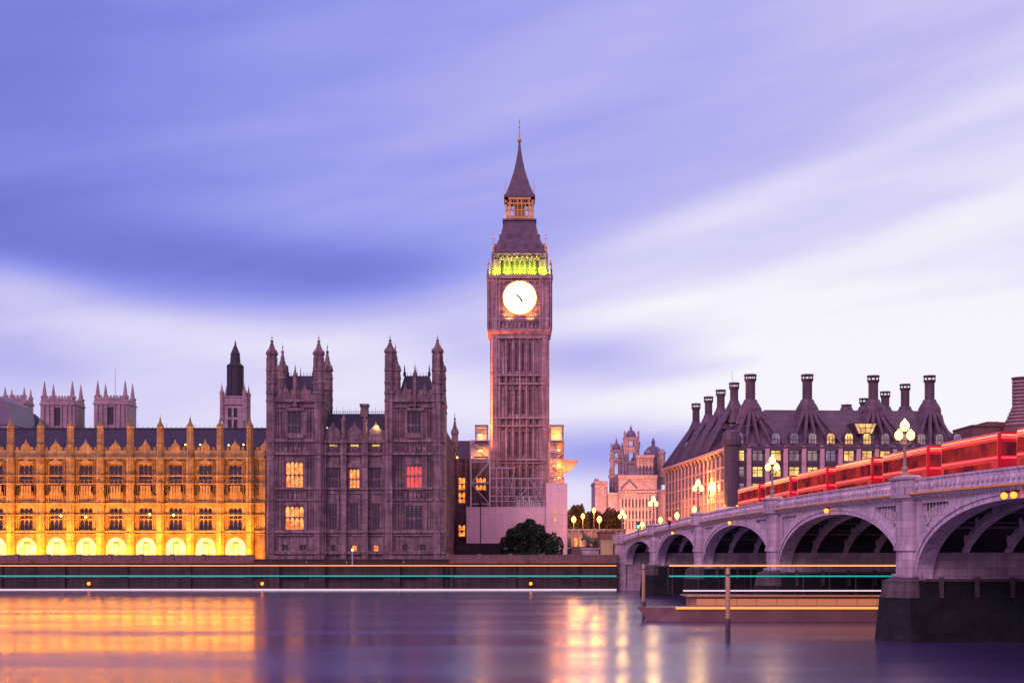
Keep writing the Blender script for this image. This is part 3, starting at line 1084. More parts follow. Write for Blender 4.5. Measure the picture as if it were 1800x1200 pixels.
def shaft_face(mb):
    holes = []
    for a, b in tiers:
        for k in range(6):
            x = -3.75 + k * 1.5
            if k in (1, 2, 3, 4):
                holes.append((x - .28, x + .28, a + .9, b - 1.2))
    for a, b in ((T(674), T(659)), (T(748), T(734))):
        for k in range(7):
            x = -3.9 + k * 1.3
            holes.append((x - .38, x + .38, a + .35, b - .35))
    mb.facade(-5.0, 5.0, 5.1, T(589), y0 + .75, holes, .5)
    for k in range(7):
        x = -4.5 + k * 1.5
        mb.box(x - .2, x + .2, y0 + .3, y0 + .75, 5.1, T(592))
        for d_ in (-.42, .42):
            mb.box(x + d_ - .06, x + d_ + .06, y0 + .52, y0 + .75, 5.1, T(592))
    for py, p_, th in ((592, .2, .6), (659, .08, .35), (674, .1, .4), (734, .08, .35), (748, .1, .4), (807.5, .12, .45), (813, .0, .25), (890, .1, .4)):
        mb.box(-4.9, 4.9, y0 - p_ + .1, y0 + .75, T(py) - th / 2, T(py) + th / 2)
    for a, b in tiers:                               # pointed heads of the panels
        for k in range(6):
            x = -3.75 + k * 1.5
            mb.prism([(x - .55, b - .1), (x - .55, b - .75), (x - .2, b - .3), (x, b - .12), (x + .2, b - .3), (x + .55, b - .75), (x + .55, b - .1)], y0 + .45, y0 + .7)


around(sh, shaft_face)
sh.M = Matrix.Translation((CX, CY, 0))
sh.box(-5.2, 5.2, -5.2, 5.2, 5.1, T(589))
sh.build('shaft', M['tower_stone'], ct)
for sx in (-1, 1):
    for sy in (-1, 1):
        b = MB(Matrix.Translation((CX, CY, 0)))
        b.lathe(sx * 5.45, sy * 5.45, [(1.16, 5.1), (1.16, T(890)), (1.06, T(889)), (1.06, T(589))], 8)
        for py in (592, 659, 674, 734, 748, 807.5, 890):
            b.lathe(sx * 5.45, sy * 5.45, [(1.2, T(py) - .22), (1.2, T(py) + .22)], 8)
        for k in range(8):
            a = math.pi / 8 + k * math.pi / 4
            b.tube((sx * 5.45 + 1.06 * math.cos(a), sy * 5.45 + 1.06 * math.sin(a), 5.1), (sx * 5.45 + 1.06 * math.cos(a), sy * 5.45 + 1.06 * math.sin(a), T(590)), .12, .12, 4)
        b.build('corner_buttress', M['tower_stone'], ct)
# clock stage
cs = MB(Matrix.Translation((CX, CY, 0)))
H2 = 6.95
cs.column([(-6.5, -6.5), (6.5, -6.5), (6.5, 6.5), (-6.5, 6.5)], T(589), T(580), [(-H2, -H2), (H2, -H2), (H2, H2), (-H2, H2)])
cs.box(-6.55, 6.55, -6.55, 6.55, T(580), T(486))


def clock_face(mb):
    yb = -6.55
    mb.box(-H2 - .02, -4.3, yb - .42, yb + .1, T(580), T(487))
    mb.box(4.3, H2 + .02, yb - .42, yb + .1, T(580), T(487))
    for x in (-6.75, -5.95, -5.1, -4.45, 4.45, 5.1, 5.95, 6.75):
        mb.box(x - .14, x + .14, yb - .6, yb - .4, T(578), T(488))
    for py, p_, th in ((487, .75, .7), (494, .5, .25), (561, .55, .45), (565, .45, .2), (580, .5, .5)):
        mb.box(-H2 + .05, H2 - .05, yb - p_, yb, T(py) - th / 2, T(py) + th / 2)
    for k in range(9):                               # little arcade under the dial
        x = -3.6 + k * .9
        mb.box(x - .12, x + .12, yb - .35, yb, T(579), T(567))
        if k < 8:
            mb.prism([(x + .12, T(571)), (x + .45, T(567)), (x + .78, T(571)), (x + .78, T(566.5)), (x + .12, T(566.5))], yb - .3, yb)
    n = 48                                           # carved square frame round the dial
    dz0 = T(523.4)
    for k in range(n):
        a0, a1 = 2 * math.pi * k / n, 2 * math.pi * (k + 1) / n
        ri, ro_ = 3.62, 4.05
        mb.add([(ri * math.cos(a0), yb - .3, dz0 + ri * math.sin(a0)), (ro_ * math.cos(a0), yb - .3, dz0 + ro_ * math.sin(a0)),
                (ro_ * math.cos(a1), yb - .3, dz0 + ro_ * math.sin(a1)), (ri * math.cos(a1), yb - .3, dz0 + ri * math.sin(a1)),
                (ri * math.cos(a0), yb, dz0 + ri * math.sin(a0)), (ro_ * math.cos(a0), yb, dz0 + ro_ * math.sin(a0)),
                (ro_ * math.cos(a1), yb, dz0 + ro_ * math.sin(a1)), (ri * math.cos(a1), yb, dz0 + ri * math.sin(a1))],
               [(0, 1, 2, 3), (0, 3, 7, 4), (1, 5, 6, 2)])
    for sx in (-1, 1):
        for sz in (-1, 1):
            mb.lathe(sx * 3.5, yb - .05, [(.1, dz0 + sz * 3.5 - .5), (.55, dz0 + sz * 3.5), (.1, dz0 + sz * 3.5 + .5)], 6)


for k in range(4):
    cs.M = Matrix.Translation((CX, CY, 0)) @ Matrix.Rotation(k * math.pi / 2, 4, 'Z')
    clock_face(cs)
cso = cs.build('clock_stage', M['tower_stone'], ct)
DZ = T(523.4)
for k in (0, 1, 3):
    Mk = Matrix.Translation((CX, CY, DZ)) @ Matrix.Rotation(k * math.pi / 2, 4, 'Z') @ Matrix.Rotation(R(90), 4, 'X')
    d = MB(Mk)
    d.lathe(0, 0, [(3.5, 6.56), (3.5, 6.72), (3.44, 6.78), (.05, 6.80)], 48)
    do = d.build('clock_dial', M['dial'], ct)
    r_ = MB(Mk)
    n = 48
    for q in range(n):
        a0, a1 = 2 * math.pi * q / n, 2 * math.pi * (q + 1) / n
        P = lambda r, a, z: (r * math.cos(a), r * math.sin(a), z)
        r_.add([P(3.51, a0, 6.86), P(3.60, a0, 6.86), P(3.60, a1, 6.86), P(3.51, a1, 6.86), P(3.60, a0, 6.6), P(3.60, a1, 6.6)], [(0, 1, 2, 3), (1, 4, 5, 2)])
    r_.build('rim', M['dialrim'], do)
    tr = MB(Mk)
    for rr_, w_ in ((2.75, .05), (1.75, .04)):
        for q in range(n):
            a0, a1 = 2 * math.pi * q / n, 2 * math.pi * (q + 1) / n
            tr.add([P(rr_, a0, 6.84), P(rr_ + w_, a0, 6.84), P(rr_ + w_, a1, 6.84), P(rr_, a1, 6.84)], [(0, 1, 2, 3)])
    for q in range(12):                              # hour marks
        a0 = 2 * math.pi * q / 12
        for da in (-.045, 0, .045):
            tr.add([P(2.85, a0 + da - .012, 6.84), P(3.3, a0 + da - .012, 6.84), P(3.3, a0 + da + .012, 6.84), P(2.85, a0 + da + .012, 6.84)], [(0, 1, 2, 3)])
    tr.build('hour_ring', M['gold'], do)
    for nm, a, ln, wd in (('minute_hand', R(-56), 1.35, .2), ('hour_hand', R(140), 1.35, .16)):
        h = MB(Mk)
        ca, sa = math.cos(a), math.sin(a)
        p = lambda u, v: (u * ca - v * sa, u * sa + v * ca)
        h.column([p(-.25, -wd * .6), p(ln * .55, -wd), p(ln, 0), p(ln * .55, wd), p(-.25, wd * .6)], 6.82, 6.88)
        h.build(nm, M['iron'], do)
# belfry
BZ0, BZ1 = T(484), T(444.5)
MB(Matrix.Translation((CX, CY, 0))).box(-4.6, 4.6, -4.6, 4.6, BZ0, BZ1).build('bell_chamber', M['bronze'], ct)
bf = MB(Matrix.Translation((CX, CY, 0)))


def belfry_face(mb):
    y = -5.95
    za, zb = BZ0 + .9, BZ1 - 1.25
    n = 8
    for k in range(n + 1):
        x = -4.4 + k * 1.1
        mb.box(x - .17, x + .17, y, y + .45, BZ0 + .3, zb)
        if k < n:
            c = x + .55
            m_ = 6
            for q in range(m_):
                a0, a1 = math.pi * q / m_, math.pi * (q + 1) / m_
                p0 = (c - .38 * math.cos(a0), zb - .75 + .6 * math.sin(a0))
                p1 = (c - .38 * math.cos(a1), zb - .75 + .6 * math.sin(a1))
                mb.prism([p0, p1, (p1[0], zb), (p0[0], zb)], y + .05, y + .4)
            mb.ball((c, y - .05, zb + .55), .3, 8, 6)
    mb.box(-5.9, 5.9, y - .1, y + .5, zb, zb + .35)
    mb.box(-5.9, 5.9, y - .3, y + .5, BZ1 - .35, BZ1)
    mb.box(-5.95, -4.5, y - .1, y + 1.2, BZ0, BZ1 - .36)
    mb.box(4.5, 5.95, y - .1, y + 1.2, BZ0, BZ1 - .36)
    for x in (-5.6, -5.0, 5.0, 5.6):
        mb.box(x - .1, x + .1, y - .22, y - .1, BZ0 + .3, BZ1 - .6)


for k in range(4):
    bf.M = Matrix.Translation((CX, CY, 0)) @ Matrix.Rotation(k * math.pi / 2, 4, 'Z')
    belfry_face(bf)
bf.build('belfry', M['tower_stone'], ct)
bal = MB()


def balcony(mb):
    y = -7.15
    mb.box(-7.1, 7.1, y, y + .12, BZ0 + 1.05, BZ0 + 1.15)
    mb.box(-7.1, 7.1, y, y + .12, BZ0 + .05, BZ0 + .2)
    for k in range(24):
        x = -7.0 + k * 14 / 23
        mb.box(x - .05, x + .05, y + .02, y + .1, BZ0 + .2, BZ0 + 1.05)
        if k % 2 == 0 and k < 22:
            mb.tube((x, y + .06, BZ0 + .2), (x + 14 / 23, y + .06, BZ0 + 1.05), .04, .04, 4)


around(bal, balcony)
bal.build('balcony_railing', M['bronze'], ct)
for sx in (-1, 1):
    for sy in (-1, 1):
        p_ = MB(Matrix.Translation((CX, CY, 0)))
        spire(p_, sx * 6.75, sy * 6.75, .30, T(487), BZ0 + 2.2, BZ0 + 4.2, 6)
        p_.build('pinnacle', M['tower_stone'], ct)
        p2 = MB(Matrix.Translation((CX, CY, 0)))
        p2.lathe(sx * 5.75, sy * 5.75, [(.28, BZ1), (.25, BZ1 + 1.2), (.4, BZ1 + 1.3), (.09, BZ1 + 2.0), (.07, BZ1 + 3.6), (.26, BZ1 + 3.8), (.05, BZ1 + 4.1), (.02, BZ1 + 4.9)], 6)
        p2.box(sx * 5.75 - .35, sx * 5.75 + .35, sy * 5.75 - .05, sy * 5.75 + .05, BZ1 + 3.3, BZ1 + 3.42)
        p2.build('roof_pinnacle', M['gold'], ct)


def square_loft(mb, prof):
    vs = [(sx * h, sy * h, z) for h, z in prof for sx, sy in ((-1, -1), (1, -1), (1, 1), (-1, 1))]
    fs = []
    for i in range(len(prof) - 1):
        for k in range(4):
            a, b = i * 4 + k, i * 4 + (k + 1) % 4
            fs.append((a, b, b + 4, a + 4))
    fs += [(3, 2, 1, 0), tuple((len(prof) - 1) * 4 + k for k in range(4))]
    mb.add(vs, fs)


TC = lambda py: PZ(py, CY)
lr = MB(Matrix.Translation((CX, CY, 0)))
zA, zB = BZ1, TC(394)
square_loft(lr, [(6.0, zA), (6.0, zA + .5), (5.75, zA + .55), (5.15, zA + 1.9), (4.45, zA + 3.6), (3.95, zA + 5.2), (3.6, zA + 6.8), (3.45, zB)])
square_loft(lr, [(3.75, zB), (3.75, zB + .35)])


def dormers(mb):
    for z, y, xs in ((zA + 1.2, -5.55, (-3.6, -1.2, 1.2, 3.6)), (zA + 3.5, -4.55, (-2.4, 0, 2.4))):
        for x in xs:
            mb.prism([(x - .3, z), (x + .3, z), (x + .3, z + .8), (x, z + 1.4), (x - .3, z + .8)], y, y + 1.6)


for k in range(4):
    lr.M = Matrix.Translation((CX, CY, 0)) @ Matrix.Rotation(k * math.pi / 2, 4, 'Z')
    dormers(lr)
lro = lr.build('lower_roof', M['cast_roof'], ct)
cc = MB(Matrix.Translation((CX, CY, 0)))
for k in range(4):                                   # gilded crockets climbing the hips
    sx, sy = ((-1, -1), (1, -1), (1, 1), (-1, 1))[k]
    for h, z in ((5.6, zA + .9), (5.2, zA + 1.9), (4.8, zA + 2.8), (4.45, zA + 3.7), (4.15, zA + 4.6), (3.9, zA + 5.5), (3.65, zA + 6.5)):
        cc.ball((sx * h, sy * h, z), .17, 6, 4)
cc.build('crockets', M['gold'], lro)
ln = MB(Matrix.Translation((CX, CY, 0)))
zC = TC(353)


def lantern_face(mb):
    y = -3.1
    for x in (-3.0, -2.2, -1.3, -.45, .45, 1.3, 2.2):
        w = .22 if abs(x) > 2 else .11
        mb.box(x - w, x + w, y, y + .4, zB + .35, zC - .5)
    mb.box(-3.2, 3.2, y - .1, y + .4, zC - 1.5, zC - 1.2)
    mb.box(-3.2, 3.2, y - .05, y + .4, zB + 2.3, zB + 2.5)
    mb.box(-3.2, 3.2, y - .05, y + .3, zB + .6, zB + .95)
    for k in range(12):
        x = -2.9 + k * .527
        mb.box(x - .05, x + .05, y, y + .2, zC - 1.2, zC - .5)
    mb.box(-3.3, 3.3, y - .2, y + .6, zC - .5, zC)


for k in range(4):
    ln.M = Matrix.Translation((CX, CY, 0)) @ Matrix.Rotation(k * math.pi / 2, 4, 'Z')
    lantern_face(ln)
ln.M = Matrix.Translation((CX, CY, 0))
ln.box(-1.1, 1.1, -1.1, 1.1, zB + .35, zC - 1.0)
ln.build('lantern_stage', M['gold'], ct)
up = MB(Matrix.Translation((CX, CY, 0)))
zS = TC(349)
zT = TC(249)
hh = zT - zS
square_loft(up, [(3.45, zC), (3.45, zS), (3.15, zS + .15), (2.45, zS + hh * .15), (1.85, zS + hh * .30), (1.35, zS + hh * .43), (.95, zS + hh * .57), (.62, zS + hh * .70), (.36, zS + hh * .84), (.18, zT)])
upo = up.build('spire_roof', M['cast_roof'], ct)
cc = MB(Matrix.Translation((CX, CY, 0)))
for f_, h in ((.06, 2.85), (.15, 2.45), (.30, 1.85), (.43, 1.35), (.57, .95), (.7, .62)):
    for sx, sy in ((-1, -1), (1, -1), (1, 1), (-1, 1)):
        cc.ball((sx * h, sy * h, zS + hh * f_), .13, 6, 4)
    if f_ > .1:
        cc.ball((0, -h - .02, zS + hh * f_), .1, 6, 4)
for sx, sy in ((-1, -1), (1, -1), (1, 1), (-1, 1)):
    cc.tube((sx * 3.2, sy * 3.2, zS), (sx * 3.2, sy * 3.2, zS + 3.4), .09, .03, 5)
cc.build('crockets', M['gold'], upo)
fi = MB(Matrix.Translation((CX, CY, 0)))
fi.lathe(0, 0, [(.22, zT - .3), (.5, zT + .1), (.5, zT + .45), (.12, zT + .8), (.09, zT + 3.0), (.22, zT + 3.2), (.08, zT + 3.4), (.07, zT + 4.2), (.16, zT + 4.35), (.02, zT + 5.1)], 8)
for a in range(4):
    u, v = math.cos(a * math.pi / 2), math.sin(a * math.pi / 2)
    fi.tube((0, 0, zT + 1.4), (u * .75, v * .75, zT + 1.9), .05, .03, 4)
    fi.tube((u * .75, v * .75, zT + 1.9), (u * .85, v * .85, zT + 1.5), .04, .03, 4)
fi.build('finial', M['gold'], ct)
# the belfry's green lamps and the lantern's warm ones
for k in range(4):
    a = k * math.pi / 2 - math.pi / 2
    for o_ in ((-5.2, -2.6, 0, 2.6, 5.2) if k == 0 else (0,)):
        u, v = math.cos(a), math.sin(a)
        p = (CX + u * 6.75 - v * o_, CY + v * 6.75 + u * o_, BZ0 + .35)
        light('POINT', ct, p, 1000, (.66, 1.0, .0), .25)
        light('POINT', ct, (CX + u * 5.2 - v * o_, CY + v * 5.2 + u * o_, BZ0 + 1.2), 950, (.34, 1.0, .02), .2)
light('POINT', ct, (CX, CY, zB + 1.6), 900, (1, .42, .06), .3)
light('POINT', ct, (CX - 3.7, CY - 3.4, zB + .7), 220, (1, .38, .06), .2)
for sx in (-1, 1):
    light('SPOT', ct, (CX + sx * 2.6, CY - 8.2, T(566)), 1500, (1, .36, .04), .3, (CX + sx * 1.6, CY - 6.5, T(520)), 110)
# floodlight on the palace roof that catches the tower's south corner
fl = thing('floodlight', 'floodlight on the palace wing roof aimed at the clock tower corner', 'floodlight', (-15.4, 312.4, 29.6))
MB().box(-15.8, -15.0, 312, 312.8, 29.6, 30.4).build('housing', M['iron'], fl)
light('SPOT', fl, (-14.8, 312.2, 30.9), 130000, (1, .19, .012), .25, (CX - 6.5, 313.4, 50), 150)

# ---------------------------------------------------------------- hoarding, scaffold and stair towers round the clock tower
YH = 300.0
G = lambda py: PZ(py, YH)
GX = lambda px: PX(px, YH)


def lattice(mb, x0, x1, y0, y1, z0, z1, n, r=.11, diag=True):
    for x in (x0, x1):
        for y in (y0, y1):
            mb.tube((x, y, z0), (x, y, z1), r, r, 5)
    for i in range(n + 1):
        z = z0 + (z1 - z0) * i / n
        for y in (y0, y1):
            mb.tube((x0, y, z), (x1, y, z), r * .8, r * .8, 5)
        for x in (x0, x1):
            mb.tube((x, y0, z), (x, y1, z), r * .8, r * .8, 5)
        if diag and i < n:
            z2 = z0 + (z1 - z0) * (i + 1) / n
            for y in (y0, y1):
                a, b = (x0, x1) if i % 2 else (x1, x0)
                mb.tube((a, y, z), (b, y, z2), r * .7, r * .7, 5)


def stair_cage(parent, px0, px1, pya, pyb, y0):
    c = MB()
    x0, x1 = GX(px0), GX(px1)
    za, zb = G(pyb), G(pya)
    for x in (x0, x1 - .25):
        for y in (y0, y0 + 3):
            c.box(x, x + .25, y, y + .25, za, zb)
    c.box(x0 - .1, x1 + .1, y0 - .1, y0 + 3.3, zb, zb + .35)
    c.box(x0, x1, y0, y0 + 3.2, za - .2, za)
    c.box(x0, x1, y0, y0 + .12, za + (zb - za) * .45, za + (zb - za) * .5)
    return c.build('cage', M['cage'], parent)


sl = thing('scaffold_tower', 'scaffold hoist tower with amber lit cage left of the clock tower', 'scaffold', (GX(843), YH + 2, 5.1))
m_ = MB()
lattice(m_, GX(826.5), GX(860), YH + 3, YH + 6.5, 8, G(772), 5, .15)
m_.build('frame', M['steel'], sl)
stair_cage(sl, 834.5, 857, 747, 771, YH + 3)
m_ = MB()
for py in (782, 800):
    m_.box(GX(831), GX(857), YH + 3.3, YH + 6, G(py) - .12, G(py))
m_.build('platform', M['cage'], sl)
m_ = MB()  # backing sheets added to catch the orange lamp light
m_.box(GX(834.5) + .3, GX(857) - .3, YH + 6.3, YH + 6.36, G(771), G(748))
m_.box(GX(828), GX(859), YH + 6.6, YH + 6.66, G(803), G(776))
m_.build('glow_backing', M['hoarding'], sl)
for py in (762, 790):
    light('POINT', sl, (GX(845), YH + 4.7, G(py)), 700, (1, .42, .06), .3)
    MB().ball((GX(843), YH + 4.9, G(py - 1)), .5, 8, 6, .5).build('lamp', M['lamp'], sl)
sr = thing('scaffold_tower', 'scaffold hoist tower glowing orange right of the clock tower', 'scaffold', (GX(979), YH + 2, 5.1))
m_ = MB()
lattice(m_, GX(967), GX(992), YH + 3, YH + 6.5, 8, G(772), 9, .13)
lattice(m_, GX(967), GX(979), YH + 3.2, YH + 6.3, G(850), G(772), 12, .08)
m_.build('frame', M['steel'], sr)
stair_cage(sr, 967, 991.5, 747, 771, YH + 3)
m_ = MB()
for py in (775, 790, 806, 822, 838):
    m_.box(GX(968), GX(991), YH + 3.3, YH + 6, G(py) - .12, G(py))
m_.build('platform', M['cage'], sr)
m_ = MB()                                            # cantilevered loading bay
m_.prism([(GX(992.5), G(830)), (GX(1004), G(824)), (GX(1016), G(811)), (GX(1016), G(809)), (GX(992.5), G(809))], YH + 3.2, YH + 6)
m_.box(GX(992.5), GX(1016), YH + 3.1, YH + 3.2, G(809), G(806))
m_.build('loading_bay', M['cage'], sr)
m_ = MB()  # added backing that catches the lamps behind cage and platforms
m_.box(GX(967) + .3, GX(991.5) - .3, YH + 6.2, YH + 6.26, G(771), G(748))
m_.box(GX(968), GX(991), YH + 6.6, YH + 6.66, G(849), G(774))
m_.build('glow_backing', M['hoarding'], sr)
for py, e in ((760, 700), (790, 800), (815, 1100), (838, 1100)):
    light('POINT', sr, (GX(980), YH + 4.7, G(py)), e, (1, .30, .03), .3)
    MB().ball((GX(984), YH + 4.9, G(py - 1)), .33, 8, 6, .6).build('lamp', M['slamp'], sr)
light('POINT', sr, (GX(1003), YH + 1.5, G(822)), 1100, (1, .28, .03), .4)

sc = thing('scaffold', 'pale steel scaffolding in front of the clock tower base above the hoarding', 'scaffold', (GX(910), YH + 3, 5.1))
m_ = MB()
for px in (861, 872, 882, 893, 905, 917, 929, 941, 953):
    top = 820 if px < 905 else (838 if px < 930 else 845)
    for y in (YH + 3, YH + 5):
        m_.tube((GX(px), y, 8), (GX(px), y, G(top)), .09, .09, 5)
for py in (820.5,):
    for y in (YH + 3, YH + 5):
        m_.tube((GX(860), y, G(py)), (GX(904), y, G(py)), .11, .11, 5)
for py in (839, 855.5, 871, 880):
    for y in (YH + 3, YH + 5):
        m_.tube((GX(861), y, G(py)), (GX(959), y, G(py)), .09, .09, 5)
for a, b, c, d_ in ((904, 820, 897, 868), (872, 855, 893, 880), (905, 880, 929, 855), (893, 838, 905, 868), (929, 838, 953, 871), (941, 880, 953, 856)):
    m_.tube((GX(a), YH + 2.9, G(b)), (GX(c), YH + 2.9, G(d_)), .08, .08, 5)
m_.build('tubes', M['steel'], sc)
m_ = MB()
for py in (856, 872, 889):
    m_.box(GX(905), GX(959), YH + 3.1, YH + 4.9, G(py) - .12, G(py))
for k in range(14):
    px = 908 + k * 3.7
    m_.box(GX(px), GX(px) + .25, YH + 3.05, YH + 3.1, G(889), G(873 + (k % 3) * 4))
m_.build('boards', M['white'], sc)

hb = thing('hoarding', 'long low pink site hoarding wrapped round the clock tower foot', 'hoarding', (GX(890), YH, 5.1))
m_ = MB()
m_.box(GX(820), GX(959.8), YH, YH + .3, 5.1, G(891.5))
m_.box(GX(820), GX(820) + .3, YH + .31, YH + 14, 5.1, G(891.5))
for k in range(8):
    x = GX(820) + (k + .5) * 2.1
    m_.box(x - .02, x + .02, YH - .02, YH, 6, G(892))
m_.build('panel', M['hoarding'], hb)
MB().box(GX(820) - .05, GX(959.8), YH - .08, YH + .38, G(891.5), G(890.5)).build('capping', M['white'], hb)
ht = thing('hoarding', 'tall pale pink hoarding block beside the right scaffold tower', 'hoarding', (GX(978.5), YH - .5, 5.1))
m_ = MB()
m_.box(GX(960), GX(997), YH - .7, YH + 9, 5.1, G(850))
m_.build('panel', M['hoarding'], ht)
MB().box(GX(960) - .06, GX(997) + .06, YH - .78, YH + 9, G(850), G(849)).build('capping', M['white'], ht)
MB().box(GX(974.5), GX(976.5), YH - .8, YH - .7, G(915), G(895)).build('light_panel', M['lit_y'], ht)
lw_ = MB()
lw_.box(PX(805, 285), PX(885, 285), 285, 285.5, 5.1, PZ(956, 285))
lw_.box(PX(805, 285), PX(885, 285), 284.9, 285.6, PZ(956, 285), PZ(954.5, 285))
tag(lw_.build('low_wall', M['wallstone']), 'low dark wall in front of the pink hoarding, left of the bush', 'wall')
lw2 = MB()
lw2.box(PX(985, 262), PX(1052, 262), 262, 262.5, 5.1, PZ(974, 262))
lw2.box(PX(1004, 262), PX(1030, 262), 261.8, 261.98, 5.1, PZ(960, 262))
tag(lw2.build('low_wall', M['terrace']), 'low brown wall on the quay between the hoarding and the bridge steps', 'wall')

# thin black lamp column in front of the hoarding, lamp posts by the pavilion
lp = thing('lamp_post', 'thin unlit black lamp column before the pink hoarding', 'lamp post', (PX(844.5, 290), 290, 5.1))
m_ = MB()
m_.lathe(PX(844.5, 290), 290, [(.28, 5.1), (.24, 6.4), (.14, 6.6), (.11, PZ(892, 290))], 8)
m_.build('post', M['iron'], lp)
MB().lathe(PX(844.5, 290), 290, [(.1, PZ(892, 290)), (.3, PZ(886, 290)), (.28, PZ(880, 290)), (.05, PZ(876, 290))], 8).build('lantern', M['iron'], lp)
for px, pyt, lab in ((619.5, 965.5, 'short pale post with small yellow light before the pavilion foot'),):
    y = 248.2
    lq = thing('lamp_post', lab, 'lamp post', (PX(px, y), y, 4.2))
    MB().lathe(PX(px, y), y, [(.16, 4.2), (.12, 5.2), (.08, PZ(968, y))], 8).build('post', M['steel'], lq)
    MB().ball((PX(px, y), y, PZ(966, y)), .22, 8, 6).build('globe', M['lamp'], lq)
for px in (156, 461, 933):
    y = 248.5
    wl_ = thing('wall_lamp', {156: 'leftmost small amber navigation light low on the river wall', 461: 'small amber navigation light on the river wall where the golden front ends',
                              933: 'small amber navigation light low on the wall under the bush'}[px], 'navigation light', (PX(px, y), y, PZ(1025, y)), 0, 'amber lights on the river wall')
    MB().ball((PX(px, y - .4), y - .4, PZ(1025, y)), .3, 10, 6).build('globe', M['amber'], wl_)
    MB().box(PX(px, y) - .12, PX(px, y) + .12, y - .3, y + .95, PZ(1025, y) - .1, PZ(1025, y) + .1).build('bracket', M['iron'], wl_)

# ---------------------------------------------------------------- bush and trees


def leaf_mass(lumps, n, size, rnd):
    """many leaf-sized faces spread through a set of (x, y, z, rx, ry, rz) lumps"""
    mb = MB()
    for _ in range(n):
        cx, cy, cz, rx, ry, rz = rnd.choice(lumps)
        while True:
            p = Vector((rnd.uniform(-1, 1), rnd.uniform(-1, 1), rnd.uniform(-1, 1)))
            if .3 < p.length < 1:
                break
        p = p * (p.length ** -.35)
        if p.length > 1.08:
            continue
        c = Vector((cx + p.x * rx, cy + p.y * ry, cz + p.z * rz))
        a = Vector((rnd.uniform(-1, 1), rnd.uniform(-1, 1), rnd.uniform(-.6, 1))).normalized()
        u = a.orthogonal().normalized()
        v = a.cross(u)
        s_ = size * rnd.uniform(.6, 1.4)
        mb.quad(c - u * s_, c - v * s_ * .6, c + u * s_, c + v * s_ * .6)
    return mb


def tree(name, label, cat, x, y, z0, trunk_h, lumps, n, size, leafm, group=None, seed=1):
    rnd = random.Random(seed)
    t_ = thing(name, label, cat, (x, y, z0), 0, group)
    m_ = MB()
    m_.tube((x, y, z0), (x + .1, y, z0 + trunk_h), .32, .2, 8)
    for l in lumps:
        m_.tube((x + .1, y, z0 + trunk_h * .8), (l[0], l[1], l[2] - l[5] * .1), .15, .05, 5)
    m_.build('trunk', M['bark'], t_)
    leaf_mass(lumps, n, size, rnd).build('crown', leafm, t_)
    return t_


def lumps_for(px0, px1, pyt, pyb, y, k, rnd):
    r = []
    for i in range(k):
        px = px0 + (px1 - px0) * (i + .5) / k
        f_ = 1 - abs((i + .5) / k - .5) * 1.0
        top = pyb + (pyt - pyb) * (f_ * .8 + .28 * rnd.random() + .0)
        zc0, zc1 = PZ(pyb, y), PZ(top, y)
        w = (px1 - px0) / k * y / F
        r.append((PX(px, y), y + rnd.uniform(-1, 1), (zc0 + zc1) / 2, w * 1.0, w * 1.2, (zc1 - zc0) / 2))
    return r


rn = random.Random(4)
YB = 274
lm = lumps_for(884, 968, 911, 976, YB, 6, rn) + lumps_for(896, 952, 908, 950, YB - 1, 4, rn)
tree('bush', 'large rounded dark green bush in front of the pink hoarding', 'bush', PX(922, YB), YB, 5.1, 1.2, lm, 6500, .26, M['leaf'], seed=3)
lm = lumps_for(962, 986, 932, 980, YB - 3, 3, rn)
tree('bush', 'small green bush at the right end of the big dark bush', 'bush', PX(974, YB - 3), YB - 3, 5.1, .8, lm, 1300, .22, M['leaf'], seed=5)
hdg = leaf_mass([(PX(px, 270), 270, 5.7, 1.6, 1, 1.0) for px in (880, 893, 906, 919, 932, 945)], 1500, .2, random.Random(8))
tag(hdg.build('hedge', M['leaf']), 'low dark hedge at the foot of the big green bush', 'hedge')
for i, (a, b, top, y, lab) in enumerate(((998, 1032, 876, 372, 'amber lit park tree beside the tall pink hoarding block'),
                                        (1024, 1056, 888, 384, 'amber lit park tree below the low purple wing of the domed building'),
                                        (1046, 1092, 880, 378, 'lamp lit park tree in front of the domed building'))):
    rr = random.Random(20 + i)
    lm = lumps_for(a, b, top, 948, y, 5, rr)
    tree('park_tree', lab, 'tree', PX((a + b) / 2, y), y, 5.1, 6, lm, 2600, .42, M['leaf2'], 'park trees behind the street lamps', 30 + i)

